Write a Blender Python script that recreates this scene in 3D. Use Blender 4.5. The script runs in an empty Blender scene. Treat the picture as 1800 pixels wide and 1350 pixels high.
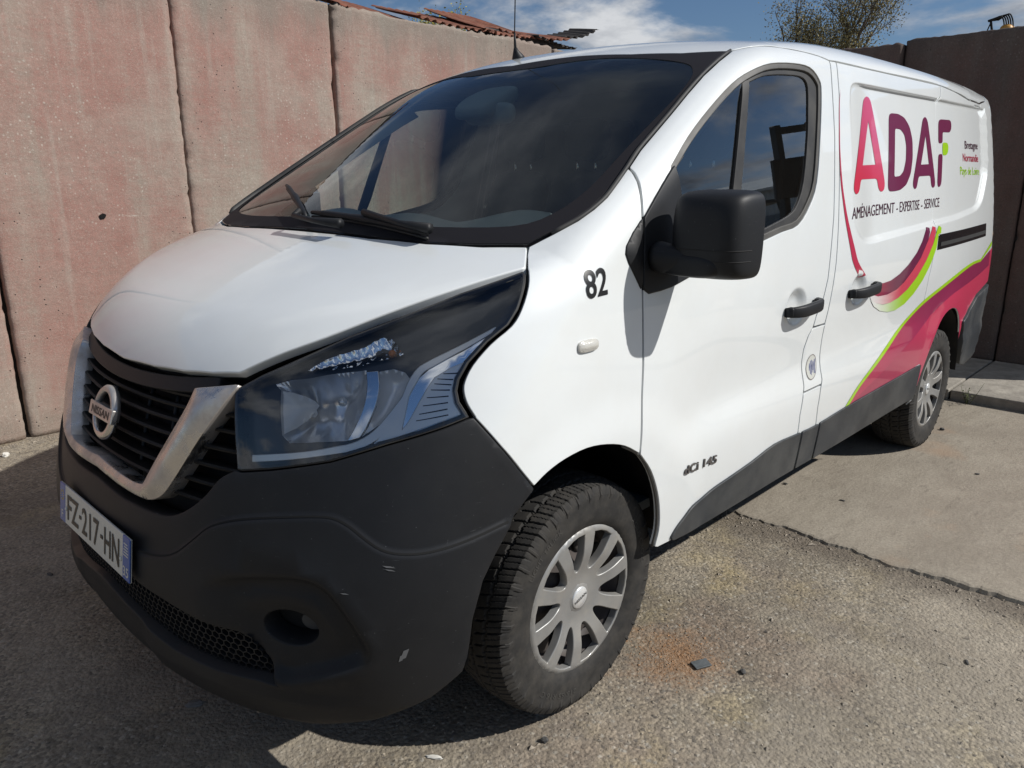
import bpy, bmesh, math, random
import numpy as np
from mathutils import Vector, Matrix, geometry

# ------------------------------------------------------------------ camera, sky, sun, exposure
scene = bpy.context.scene
cam_data = bpy.data.cameras.new("camera"); cam = bpy.data.objects.new("camera", cam_data)
scene.collection.objects.link(cam); scene.camera = cam
cam_data.sensor_width = 36.0; cam_data.lens = 26.45; cam_data.clip_start = 0.05; cam_data.clip_end = 900
_yaw, _pitch, _roll = 0.77038, -0.26607, -0.00237
_f = Vector((math.cos(_pitch) * math.cos(_yaw), math.cos(_pitch) * math.sin(_yaw), math.sin(_pitch)))
_r = _f.cross(Vector((0, 0, 1))).normalized(); _u = _r.cross(_f)
_r2 = _r * math.cos(_roll) + _u * math.sin(_roll); _u2 = _u * math.cos(_roll) - _r * math.sin(_roll)
_m = Matrix((_r2, _u2, -_f)).transposed().to_4x4(); _m.translation = (-0.503, -2.0333, 1.4276)
cam.matrix_world = _m

SUN = Vector((0.66, -0.97, 1.0)).normalized()
sun_el = math.asin(SUN.z); sun_az = math.atan2(SUN.x, SUN.y)      # azimuth measured from +Y towards +X
sun_data = bpy.data.lights.new("sun", 'SUN'); sun_data.energy = 5.0; sun_data.angle = math.radians(0.55)
sun_data.color = (1.0, 0.968, 0.915)
sun = bpy.data.objects.new("sun", sun_data); scene.collection.objects.link(sun)
sun.rotation_euler = SUN.to_track_quat('Z', 'Y').to_euler(); sun.location = (6, -10, 12)

world = bpy.data.worlds.new("World"); scene.world = world; world.use_nodes = True
def build_world():
    nt = world.node_tree; nt.nodes.clear(); N = nt.nodes.new; L = nt.links.new
    out = N('ShaderNodeOutputWorld'); bg = N('ShaderNodeBackground'); bg.inputs[1].default_value = 0.05
    sky = N('ShaderNodeTexSky'); sky.sky_type = 'NISHITA'; sky.sun_disc = False
    sky.sun_elevation = sun_el; sky.sun_rotation = sun_az; sky.air_density = 1.0; sky.dust_density = 0.15; sky.ozone_density = 3.5
    geo = N('ShaderNodeTexCoord'); sep = N('ShaderNodeSeparateXYZ'); L(geo.outputs['Generated'], sep.inputs[0])
    mz = N('ShaderNodeMath'); mz.operation = 'MAXIMUM'; mz.inputs[1].default_value = 0.0; L(sep.outputs[2], mz.inputs[0])
    az = N('ShaderNodeMath'); az.operation = 'ADD'; az.inputs[1].default_value = 0.22; L(mz.outputs[0], az.inputs[0])
    dx = N('ShaderNodeMath'); dx.operation = 'DIVIDE'; L(sep.outputs[0], dx.inputs[0]); L(az.outputs[0], dx.inputs[1])
    dy = N('ShaderNodeMath'); dy.operation = 'DIVIDE'; L(sep.outputs[1], dy.inputs[0]); L(az.outputs[0], dy.inputs[1])
    cmb = N('ShaderNodeCombineXYZ'); L(dx.outputs[0], cmb.inputs[0]); L(dy.outputs[0], cmb.inputs[1]); cmb.inputs[2].default_value = 28.7
    n1 = N('ShaderNodeTexNoise'); n1.inputs['Scale'].default_value = 1.25; n1.inputs['Detail'].default_value = 9; n1.inputs['Roughness'].default_value = 0.56; n1.inputs['Distortion'].default_value = 0.25
    L(cmb.outputs[0], n1.inputs['Vector'])
    r1 = N('ShaderNodeMapRange'); r1.interpolation_type = 'SMOOTHSTEP'; r1.inputs['From Min'].default_value = 0.482; r1.inputs['From Max'].default_value = 0.60; L(n1.outputs['Fac'], r1.inputs['Value'])
    n2 = N('ShaderNodeTexNoise'); n2.inputs['Scale'].default_value = 1.9; n2.inputs['Detail'].default_value = 8; n2.inputs['Roughness'].default_value = 0.6
    off = N('ShaderNodeVectorMath'); off.operation = 'ADD'; off.inputs[1].default_value = (2.3, 7.1, 0.4); L(cmb.outputs[0], off.inputs[0]); L(off.outputs[0], n2.inputs['Vector'])
    ramp = N('ShaderNodeValToRGB'); e = ramp.color_ramp.elements
    e[0].position = 0.36; e[0].color = (3.4, 4.0, 5.1, 1); e[1].position = 0.62; e[1].color = (14.0, 14.4, 15.0, 1)
    L(n2.outputs['Fac'], ramp.inputs[0])
    mix = N('ShaderNodeMix'); mix.data_type = 'RGBA'; L(r1.outputs[0], mix.inputs['Factor']); gain = N('ShaderNodeMix'); gain.data_type = 'RGBA'; gain.blend_type = 'MULTIPLY'; gain.inputs['Factor'].default_value = 1.0; gain.inputs['B'].default_value = (1.15, 1.26, 1.40, 1); L(sky.outputs[0], gain.inputs['A']); L(gain.outputs['Result'], mix.inputs['A']); L(ramp.outputs[0], mix.inputs['B'])
    L(mix.outputs['Result'], bg.inputs[0]); L(bg.outputs[0], out.inputs[0])
build_world()
vs = scene.view_settings; vs.view_transform = 'Standard'; vs.look = 'None'; vs.gamma = 1.0; vs.exposure = -0.10; vs.use_curve_mapping = False
scene.cycles.max_bounces = 10; scene.cycles.diffuse_bounces = 1; scene.cycles.transparent_max_bounces = 16; scene.cycles.glossy_bounces = 6; scene.cycles.caustics_reflective = False; scene.cycles.caustics_refractive = False

random.seed(7); rng = np.random.default_rng(11)
COL = scene.collection
# ------------------------------------------------------------------ small helpers
def tag(o, label=None, cat=None, group=None, kind=None):
    if label: o['label'] = label
    if cat: o['category'] = cat
    if group: o['group'] = group
    if kind: o['kind'] = kind
    return o
def empty(name, loc=(0, 0, 0), parent=None):
    o = bpy.data.objects.new(name, None); o.empty_display_size = 0.2; COL.objects.link(o); o.location = loc; o.parent = parent
    return o
def emit(name, V, F, mat=None, parent=None, N=None, smooth=True, flip_y=False):
    V = np.asarray(V, float)
    if flip_y:
        V = V * np.array([1, -1, 1]); F = [tuple(reversed(f)) for f in F]
        if N is not None: N = N * np.array([1, -1, 1])
    me = bpy.data.meshes.new(name); me.from_pydata(V.tolist(), [], [tuple(int(i) for i in f) for f in F])
    if smooth: me.polygons.foreach_set('use_smooth', [True] * len(me.polygons))
    if N is not None:
        me.validate(); me.normals_split_custom_set_from_vertices([tuple(n) for n in N])
    if mat: me.materials.append(mat)
    me.update()
    o = bpy.data.objects.new(name, me); COL.objects.link(o); o.parent = parent
    return o
def from_bm(name, bm, mat, parent=None, smooth=True):
    me = bpy.data.meshes.new(name); bm.normal_update(); bm.to_mesh(me); bm.free()
    if smooth: me.polygons.foreach_set('use_smooth', [True] * len(me.polygons))
    if mat: me.materials.append(mat)
    o = bpy.data.objects.new(name, me); COL.objects.link(o); o.parent = parent
    return o
def mirror_copy(o, parent=None, name=None):
    me = o.data.copy(); M = Matrix.Scale(-1, 4, (0, 1, 0)); me.transform(M); me.flip_normals()
    c = bpy.data.objects.new(name or o.name.split('.')[0], me); COL.objects.link(c); c.parent = parent
    return c
def copy_tree(o, parent=None):
    c = o.copy(); COL.objects.link(c); c.parent = parent
    for ch in list(o.children): copy_tree(ch, c)
    return c
def box_bm(bm, c, s, rot=None, bevel=0.0, seg=2):
    r = bmesh.ops.create_cube(bm, size=1.0); vs_ = r['verts']
    bmesh.ops.scale(bm, vec=s, verts=vs_)
    if bevel > 0:
        ed = list({e for v in vs_ for e in v.link_edges})
        rr = bmesh.ops.bevel(bm, geom=ed, offset=bevel, segments=seg, affect='EDGES', profile=0.5)
        vs_ = list({v for f in rr['faces'] for v in f.verts} | {v for v in vs_ if v.is_valid})
    if rot is not None: bmesh.ops.rotate(bm, cent=(0, 0, 0), matrix=rot, verts=vs_)
    bmesh.ops.translate(bm, vec=c, verts=vs_)
    return vs_
def box(name, c, s, mat, parent=None, rot=None, bevel=0.0, seg=2, smooth=False):
    bm = bmesh.new(); box_bm(bm, c, s, rot, bevel, seg)
    return from_bm(name, bm, mat, parent, smooth)
def tube_arrays(pts, rad, seg=10, cap=True):
    pts = [Vector(p) for p in pts]; n = len(pts)
    rads = rad if hasattr(rad, '__len__') else [rad] * n
    V, F = [], []; prev = None
    for i, p in enumerate(pts):
        t = (pts[min(i + 1, n - 1)] - pts[max(i - 1, 0)]).normalized()
        a = prev if prev is not None else (Vector((0, 0, 1)) if abs(t.z) < .9 else Vector((1, 0, 0)))
        a = (a - t * a.dot(t)).normalized(); b = t.cross(a); prev = a
        for k in range(seg):
            th = 2 * math.pi * k / seg; V.append(p + (a * math.cos(th) + b * math.sin(th)) * rads[i])
    for i in range(n - 1):
        for k in range(seg):
            k2 = (k + 1) % seg; F.append((i * seg + k, i * seg + k2, (i + 1) * seg + k2, (i + 1) * seg + k))
    if cap:
        F.append(tuple(reversed(range(seg)))); F.append(tuple((n - 1) * seg + k for k in range(seg)))
    return [tuple(v) for v in V], F
def tube(name, pts, rad, mat, parent=None, seg=10):
    V, F = tube_arrays(pts, rad, seg); return emit(name, V, F, mat, parent)
def join_arrays(parts):
    V, F = [], []
    for v, f in parts:
        o = len(V); V.extend(v); F.extend([tuple(i + o for i in q) for q in f])
    return V, F
def crom(pts, n=6, closed=False):
    P = np.asarray(pts, float); m = len(P); out = []
    rngi = range(m) if closed else range(m - 1)
    for i in rngi:
        if closed: p0, p1, p2, p3 = P[i - 1], P[i], P[(i + 1) % m], P[(i + 2) % m]
        else:
            p1, p2 = P[i], P[i + 1]; p0 = P[i - 1] if i > 0 else 2 * p1 - p2; p3 = P[i + 2] if i + 2 < m else 2 * p2 - p1
        for k in range(n):
            t = k / n
            out.append(.5 * ((2 * p1) + (-p0 + p2) * t + (2 * p0 - 5 * p1 + 4 * p2 - p3) * t * t + (-p0 + 3 * p1 - 3 * p2 + p3) * t ** 3))
    if not closed: out.append(P[-1])
    return np.array(out)

# ------------------------------------------------------------------ materials
def new_mat(name):
    m = bpy.data.materials.new(name); m.use_nodes = True; nt = m.node_tree
    return m, nt, nt.nodes['Principled BSDF']
def set_in(b, **k):
    names = dict(base='Base Color', rough='Roughness', metal='Metallic', coat='Coat Weight', coat_rough='Coat Roughness', spec='Specular IOR Level', ior='IOR', emis='Emission Color', emis_s='Emission Strength', trans='Transmission Weight', alpha='Alpha', sheen='Sheen Weight')
    for kk, v in k.items():
        if kk in ('base', 'emis') and len(v) == 3: v = (*v, 1)
        b.inputs[names[kk]].default_value = v
class NB:
    """tiny node builder"""
    def __init__(s, nt): s.nt = nt; s.tc = nt.nodes.new('ShaderNodeTexCoord')
    def n(s, t, **k):
        x = s.nt.nodes.new(t)
        for a, b in k.items(): setattr(x, a, b)
        return x
    def l(s, a, b): s.nt.links.new(a, b)
    def obj(s, scale=(1, 1, 1), loc=(0, 0, 0), rot=(0, 0, 0)):
        m = s.n('ShaderNodeMapping'); m.inputs['Scale'].default_value = scale; m.inputs['Location'].default_value = loc; m.inputs['Rotation'].default_value = rot
        s.l(s.tc.outputs['Object'], m.inputs[0]); return m.outputs[0]
    def noise(s, vec, scale, detail=4, rough=.55, dist=0.0):
        x = s.n('ShaderNodeTexNoise'); x.inputs['Scale'].default_value = scale; x.inputs['Detail'].default_value = detail; x.inputs['Roughness'].default_value = rough; x.inputs['Distortion'].default_value = dist
        s.l(vec, x.inputs['Vector']); return x.outputs['Fac']
    def voro(s, vec, scale, feature='F1', out='Distance'):
        x = s.n('ShaderNodeTexVoronoi', feature=feature); x.inputs['Scale'].default_value = scale; s.l(vec, x.inputs['Vector']); return x.outputs[out]
    def rng(s, v, a, b, c=0., d=1., smooth=False):
        x = s.n('ShaderNodeMapRange'); x.inputs['From Min'].default_value = a; x.inputs['From Max'].default_value = b; x.inputs['To Min'].default_value = c; x.inputs['To Max'].default_value = d
        if smooth: x.interpolation_type = 'SMOOTHSTEP'
        s.l(v, x.inputs['Value']); return x.outputs[0]
    def mix(s, f, a, b, mode='MIX'):
        x = s.n('ShaderNodeMix', data_type='RGBA', blend_type=mode)
        for inp, v in (('Factor', f), ('A', a), ('B', b)):
            if isinstance(v, (int, float)): x.inputs[inp].default_value = v
            elif isinstance(v, tuple): x.inputs[inp].default_value = (*v, 1) if len(v) == 3 else v
            else: s.l(v, x.inputs[inp])
        return x.outputs['Result']
    def math(s, op, a, b=None):
        x = s.n('ShaderNodeMath', operation=op)
        for i, v in enumerate((a, b)):
            if v is None: continue
            if isinstance(v, (int, float)): x.inputs[i].default_value = v
            else: s.l(v, x.inputs[i])
        return x.outputs[0]
    def bump(s, h, strength, dist, prev=None):
        x = s.n('ShaderNodeBump'); x.inputs['Strength'].default_value = strength; x.inputs['Distance'].default_value = dist; s.l(h, x.inputs['Height'])
        if prev is not None: s.l(prev, x.inputs['Normal'])
        return x.outputs[0]
def plain(name, base, rough=.5, metal=0., coat=0., var=0.0, vscale=8., bump=0.0, bscale=300., bdist=.001, coat_rough=.05, spec=.5, dust=None):
    m, nt, b = new_mat(name); set_in(b, base=base, rough=rough, metal=metal, coat=coat, coat_rough=coat_rough, spec=spec)
    if var or bump or dust:
        k = NB(nt); v = k.obj(); col = None
        if var:
            f = k.noise(v, vscale, 5); col = k.mix(k.rng(f, .3, .7), tuple(c * (1 - var) for c in base), tuple(min(1, c * (1 + var)) for c in base)); k.l(col, b.inputs['Base Color'])
            k.l(k.rng(f, .3, .7, max(0, rough - .08), min(1, rough + .08)), b.inputs['Roughness'])
        if dust:
            dc, amt, sc = dust; f2 = k.noise(k.obj(loc=(3, 1, 2)), sc, 8, .68); fm = k.rng(f2, .42, .72, 0, amt)
            k.l(k.mix(fm, col if col is not None else tuple(base), dc), b.inputs['Base Color'])
            k.l(k.rng(f2, .42, .72, rough, min(1, rough + .35 * amt)), b.inputs['Roughness'])
            if metal: k.l(k.rng(f2, .42, .72, metal, metal * (1 - amt)), b.inputs['Metallic'])
        if bump: k.l(k.bump(k.noise(v, bscale, 3), bump, bdist), b.inputs['Normal'])
    return m
def glass_mat(name, tint, ior=1.5, rough=0.0, boost=1.0, film=None):
    m = bpy.data.materials.new(name); m.use_nodes = True; nt = m.node_tree; nt.nodes.clear()
    out = nt.nodes.new('ShaderNodeOutputMaterial'); tr = nt.nodes.new('ShaderNodeBsdfTransparent'); tr.inputs[0].default_value = (*tint, 1)
    gl = nt.nodes.new('ShaderNodeBsdfGlossy'); gl.inputs['Roughness'].default_value = rough; gl.inputs[0].default_value = (.95, .97, 1, 1)
    fr = nt.nodes.new('ShaderNodeFresnel'); fr.inputs[0].default_value = ior
    mu = nt.nodes.new('ShaderNodeMath'); mu.operation = 'MULTIPLY'; mu.inputs[1].default_value = boost; mu.use_clamp = True; nt.links.new(fr.outputs[0], mu.inputs[0])
    mx = nt.nodes.new('ShaderNodeMixShader'); nt.links.new(mu.outputs[0], mx.inputs[0]); nt.links.new(tr.outputs[0], mx.inputs[1]); nt.links.new(gl.outputs[0], mx.inputs[2])
    last = mx.outputs[0]
    if film:
        df = nt.nodes.new('ShaderNodeBsdfDiffuse'); df.inputs[0].default_value = (*film[0], 1)
        tc = nt.nodes.new('ShaderNodeTexCoord'); no = nt.nodes.new('ShaderNodeTexNoise'); no.inputs['Scale'].default_value = film[2]; no.inputs['Detail'].default_value = 9; no.inputs['Roughness'].default_value = .7
        nt.links.new(tc.outputs['Object'], no.inputs['Vector']); mr = nt.nodes.new('ShaderNodeMapRange'); mr.inputs['From Min'].default_value = .35; mr.inputs['From Max'].default_value = .75; mr.inputs['To Max'].default_value = film[1]
        nt.links.new(no.outputs['Fac'], mr.inputs['Value']); m2 = nt.nodes.new('ShaderNodeMixShader'); nt.links.new(mr.outputs[0], m2.inputs[0]); nt.links.new(last, m2.inputs[1]); nt.links.new(df.outputs[0], m2.inputs[2]); last = m2.outputs[0]
    nt.links.new(last, out.inputs[0])
    return m
M = {}
M['white'] = plain('white_paint', (.765, .795, .80), .38, coat=1.0, var=.02, vscale=2.2, coat_rough=.015, dust=((.60, .575, .52), .13, 5.0))
M['white_dull'] = plain('white_primer', (.55, .57, .54), .6)
M['black_plastic'] = plain('black_plastic', (.0115, .0125, .0150), .50, var=.15, vscale=5, bump=.3, bscale=900, bdist=.0006, dust=((.06, .058, .054), .12, 2.6), spec=.28)
def scratch(m, amt=.5):
    nt = m.node_tree; b = nt.nodes['Principled BSDF']; k = NB(nt); src = b.inputs['Base Color'].links[0].from_socket
    s1 = k.noise(k.obj(scale=(6, 6, 90), rot=(.3, .2, 0)), 4, 6, .7); s2 = k.noise(k.obj(scale=(40, 40, 9), rot=(0, .5, .4)), 5, 5, .7); ch = k.voro(k.obj(), 38)
    f = k.math('MAXIMUM', k.rng(s1, .66, .72, 0, amt), k.rng(s2, .68, .74, 0, amt * .7)); f = k.math('MAXIMUM', f, k.rng(ch, .03, .055, amt * .9, 0))
    k.l(k.mix(f, src, (.14, .145, .15)), b.inputs['Base Color'])
scratch(M['black_plastic'], .45)
M['clad'] = plain('grey_black_cladding', (.024, .028, .033), .46, var=.2, vscale=4, bump=.3, bscale=800, bdist=.0006, dust=((.17, .165, .15), .35, 3.4), spec=.45)
M['black_gloss'] = plain('black_gloss', (.010, .010, .012), .12, coat=.4)
M['black_matte'] = plain('black_matte', (.008, .008, .008), .8)
M['rubber'] = plain('rubber_seal', (.016, .016, .017), .6, dust=((.12, .115, .10), .3, 8))
M['seal_grey'] = plain('weathered_seal', (.075, .072, .066), .6, var=.2, vscale=10)
M['chrome'] = plain('chrome', (.86, .87, .88), .05, metal=1.0)
M['chrome_dirty'] = plain('dusty_chrome', (.62, .61, .60), .22, metal=1.0, dust=((.27, .21, .165), .95, 5.0))
M['satin'] = plain('satin_silver', (.80, .81, .81), .30, metal=.5)
M['fresnel'] = plain('ribbed_lamp_glass', (.85, .86, .86), .4, metal=.1)
M['bowl'] = plain('reflector_silver', (.95, .955, .965), .20, metal=.55)
M['bowl2'] = plain('reflector_satin', (.92, .925, .93), .34, metal=.3)
M['silver'] = plain('hubcap_silver', (.30, .30, .295), .42, metal=.45, var=.05, vscale=14, dust=((.30, .265, .21), .5, 9.0), coat=.2)
M['steel'] = plain('brown_steel_wheel', (.06, .052, .05), .6, dust=((.12, .095, .08), .5, 12))
M['brake'] = plain('cast_brake', (.11, .10, .095), .55, metal=.4)
M['amber'] = plain('amber_bulb', (.75, .20, .02), .2)
M['dash'] = plain('dash_plastic', (.30, .345, .35), .6, bump=.3, bscale=600, bdist=.0006)
M['seat'] = plain('seat_fabric', (.035, .038, .042), .9, var=.2, vscale=60)
M['bulkhead'] = plain('bulkhead_grey', (.22, .235, .235), .5)
M['trim'] = plain('cream_trim', (.60, .61, .55), .65)
M['headliner'] = plain('headliner', (.55, .56, .54), .9)
M['glass_ws'] = glass_mat('windscreen_glass', (.88, .96, .92), boost=1.0, film=((.50, .56, .55), .024, 2.2))
M['glass_side'] = glass_mat('side_glass', (.66, .74, .72), boost=2.1, film=((.5, .5, .48), .010, 3.0))
M['glass_lamp'] = glass_mat('lamp_lens', (.95, .96, .97), boost=1.5)
M['plate_white'] = plain('plate_white', (.60, .61, .57), .35, coat=.3, dust=((.45, .42, .36), .3, 12))
M['plate_blue'] = plain('plate_blue', (.015, .085, .36), .35, coat=.3)
M['ink'] = plain('black_ink', (.010, .010, .011), .4)
M['v_pink'] = plain('vinyl_raspberry', (.62, .045, .115), .3, coat=.6)
M['v_red'] = plain('vinyl_crimson', (.47, .022, .065), .3, coat=.6)
M['v_plum'] = plain('vinyl_plum', (.155, .012, .062), .3, coat=.6)
M['v_green'] = plain('vinyl_green', (.36, .64, .012), .3, coat=.6)
M['v_text'] = plain('vinyl_dark_text', (.060, .012, .030), .35, coat=.4)
M['v_coral'] = plain('vinyl_coral', (.66, .075, .115), .3, coat=.6)
def fade_mat(name, c0, c1, p0, p1):
    """vinyl printed with a colour run from c0 (at p0) to c1 (at p1), object space"""
    m, nt, b = new_mat(name); set_in(b, rough=.3, coat=.6); k = NB(nt)
    p0, p1 = Vector(p0), Vector(p1); d = p1 - p0; dd = d / d.length_squared
    dot = k.n('ShaderNodeVectorMath', operation='DOT_PRODUCT'); sub = k.n('ShaderNodeVectorMath', operation='SUBTRACT'); sub.inputs[1].default_value = p0
    k.l(k.tc.outputs['Object'], sub.inputs[0]); k.l(sub.outputs[0], dot.inputs[0]); dot.inputs[1].default_value = dd
    k.l(k.mix(k.rng(dot.outputs['Value'], 0, 1, smooth=True), c0, c1), b.inputs['Base Color'])
    return m
# ------------------------------------------------------------------ the setting: ground, slabs, walls
def ground_mat():
    m, nt, b = new_mat('worn_aggregate_paving'); k = NB(nt); v = k.obj()
    big = k.noise(v, .9, 6, .6); mid = k.noise(v, 5, 6, .65); fine = k.noise(v, 60, 6, .7)
    vc = k.n('ShaderNodeTexVoronoi'); vc.inputs['Scale'].default_value = 105; k.l(v, vc.inputs['Vector'])
    sp = k.n('ShaderNodeSeparateColor'); k.l(vc.outputs['Color'], sp.inputs[0])
    col = k.mix(k.rng(mid, .3, .7), (.285, .247, .190), (.400, .355, .285))
    col = k.mix(k.rng(big, .40, .66, 0, .9, True), col, (.190, .165, .128))
    pinkish = k.noise(k.obj(loc=(5, 2, 0)), 1.6, 4); col = k.mix(k.rng(pinkish, .52, .72, 0, .55), col, (.26, .185, .145))
    col = k.mix(k.rng(k.noise(k.obj(loc=(1, 9, 0)), 2.6, 6), .54, .70, 0, .65), col, (.39, .32, .175))
    grain = k.mix(k.rng(sp.outputs[0], 0, 1), (.42, .42, .44), (1.55, 1.52, 1.45)); col = k.mix(.58, col, grain, 'MULTIPLY')
    dark = k.math('MULTIPLY', k.rng(sp.outputs[1], .88, .95), .55); col = k.mix(dark, col, (.055, .055, .058))
    lite = k.math('MULTIPLY', k.rng(sp.outputs[2], .92, .98), .4); col = k.mix(lite, col, (.56, .53, .46))
    col = k.mix(k.rng(fine, .35, .68, .0, .50), col, (.095, .082, .066))
    sm = k.rng(k.noise(k.obj(loc=(7, 3, 0), scale=(1, 1, 1)), 1.15, 7, .62, .4), .46, .64, 0, .55, True); col = k.mix(sm, col, k.mix(k.rng(k.noise(v, 26, 6, .7), .3, .7), (.27, .235, .19), (.36, .32, .26)))
    col = k.mix(k.rng(k.noise(k.obj(loc=(2, 6, 0)), 2.4, 8, .66), .54, .68, 0, .6), col, (.17, .145, .12))
    sx = k.n('ShaderNodeSeparateXYZ'); k.l(v, sx.inputs[0])
    wob = k.math('ADD', sx.outputs[0], k.rng(k.noise(v, 3.5, 5), .2, .8, -.12, .12))
    strip = k.math('MULTIPLY', k.rng(wob, 2.14, 2.33, 0, 1, True), k.rng(wob, 2.37, 2.56, 1, 0, True)); col = k.mix(k.math('MULTIPLY', strip, .75), col, (.12, .10, .08))
    # patch of rust-coloured sand by the wheel and a few stains
    d = k.n('ShaderNodeVectorMath', operation='DISTANCE'); d.inputs[1].default_value = (1.29, -.975, 0); k.l(k.obj(), d.inputs[0])
    rust = k.rng(k.math('ADD', d.outputs['Value'], k.rng(k.noise(v, 7, 9, .74), .2, .8, -.22, .22)), .0, .19, .85, 0, True)
    col = k.mix(k.math('MULTIPLY', rust, k.rng(k.noise(v, 70, 4, .7), .30, .58, .25, .95)), col, (.30, .175, .095))
    k.l(col, b.inputs['Base Color']); set_in(b, rough=.93, spec=.25)
    e = k.voro(v, 105, 'SMOOTH_F1'); h = k.math('ADD', k.math('MULTIPLY', e, -1.0), k.math('MULTIPLY', k.noise(v, 240, 3), .5))
    n1 = k.bump(k.noise(v, 14, 6, .65), .55, .012); k.l(k.bump(h, 1.0, .0045, n1), b.inputs['Normal'])
    return m
def slab_mat():
    m, nt, b = new_mat('old_smooth_concrete'); k = NB(nt); v = k.obj(); s = k.obj(scale=(.8, 2.0, 1), rot=(0, 0, math.radians(28)))
    streak = k.noise(s, 5, 8, .68, .3); mid = k.noise(v, 3, 7, .62); fine = k.noise(v, 90, 5, .7)
    col = k.mix(k.rng(mid, .3, .7), (.265, .232, .185), (.345, .305, .245)); col = k.mix(k.rng(streak, .42, .66, 0, .5), col, (.40, .36, .295))
    col = k.mix(k.rng(k.noise(s, 16, 6, .7), .56, .72, 0, .6), col, (.13, .11, .09)); col = k.mix(k.rng(fine, .35, .7, .0, .55), col, (.13, .11, .09)); col = k.mix(k.rng(k.noise(v, 1.3, 6, .6), .45, .65, 0, .5), col, (.21, .18, .145))
    col = k.mix(k.rng(k.noise(k.obj(loc=(4, 4, 0)), 2.1, 4), .6, .75, 0, .4), col, (.33, .21, .13))
    k.l(col, b.inputs['Base Color']); set_in(b, rough=.9, spec=.3)
    n1 = k.bump(streak, .5, .012); k.l(k.bump(fine, .6, .003, n1), b.inputs['Normal'])
    return m
M['ground'] = ground_mat(); M['slab'] = slab_mat()
R_ = 160.0
tag(emit('ground', [(-R_, -R_, 0), (R_, -R_, 0), (R_, R_, 0), (-R_, R_, 0)], [(0, 1, 2, 3)], M['ground'], smooth=False), kind='structure')
def n1d(x, seed=0.0):
    return (np.sin(x * 1.7 + seed) + .6 * np.sin(x * 4.3 + seed * 2.1) + .4 * np.sin(x * 11.7 + seed * 3.3) + .3 * np.sin(x * 27.1 + seed * .7) + .22 * np.sin(x * 63 + seed * 5) + .18 * np.sin(x * 141 + seed)) / 2.7
def concrete_apron():
    ys = np.concatenate([np.arange(-14, -3, .25), np.arange(-3, 2.78, .009)]); V, F = [], []
    ex = 2.385 + .050 * n1d(ys * .8, 1.3) + .016 * n1d(ys * 2.3, 4.) + .004 * np.convolve(rng.standard_normal(len(ys)), np.ones(5) / 5, 'same')
    ex += np.where((ys > -2.2) & (ys < -.5), -.10 * (ys + 1.2) * .4, 0)
    for y, x in zip(ys, ex):
        lift = .013 + .006 * math.sin(y * 3.1) * math.sin(y * 7.7 + 1)
        V += [(x - .008, y, -.004), (x, y, lift * .75), (x + .012, y, lift), (4.935, y, .014)]
    for i in range(len(ys) - 1):
        for k in range(3): a = i * 4 + k; F.append((a, a + 1, a + 5, a + 4))
    return tag(emit('concrete_apron', V, [tuple(reversed(f)) for f in F], M['slab'], smooth=False), kind='structure')
concrete_apron()
M['footing'] = plain('footing_concrete', (.30, .275, .235), .92, var=.25, vscale=6, bump=.7, bscale=40, bdist=.006, dust=((.16, .14, .12), .6, 14))
for (y0, y1) in ((-7.5, -.787), (-.775, 2.79)):
    tag(box('footing_slab', (5.93 , (y0 + y1) / 2, .02), (2.0, y1 - y0, .122), M['footing'], bevel=.008), kind='structure')

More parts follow.
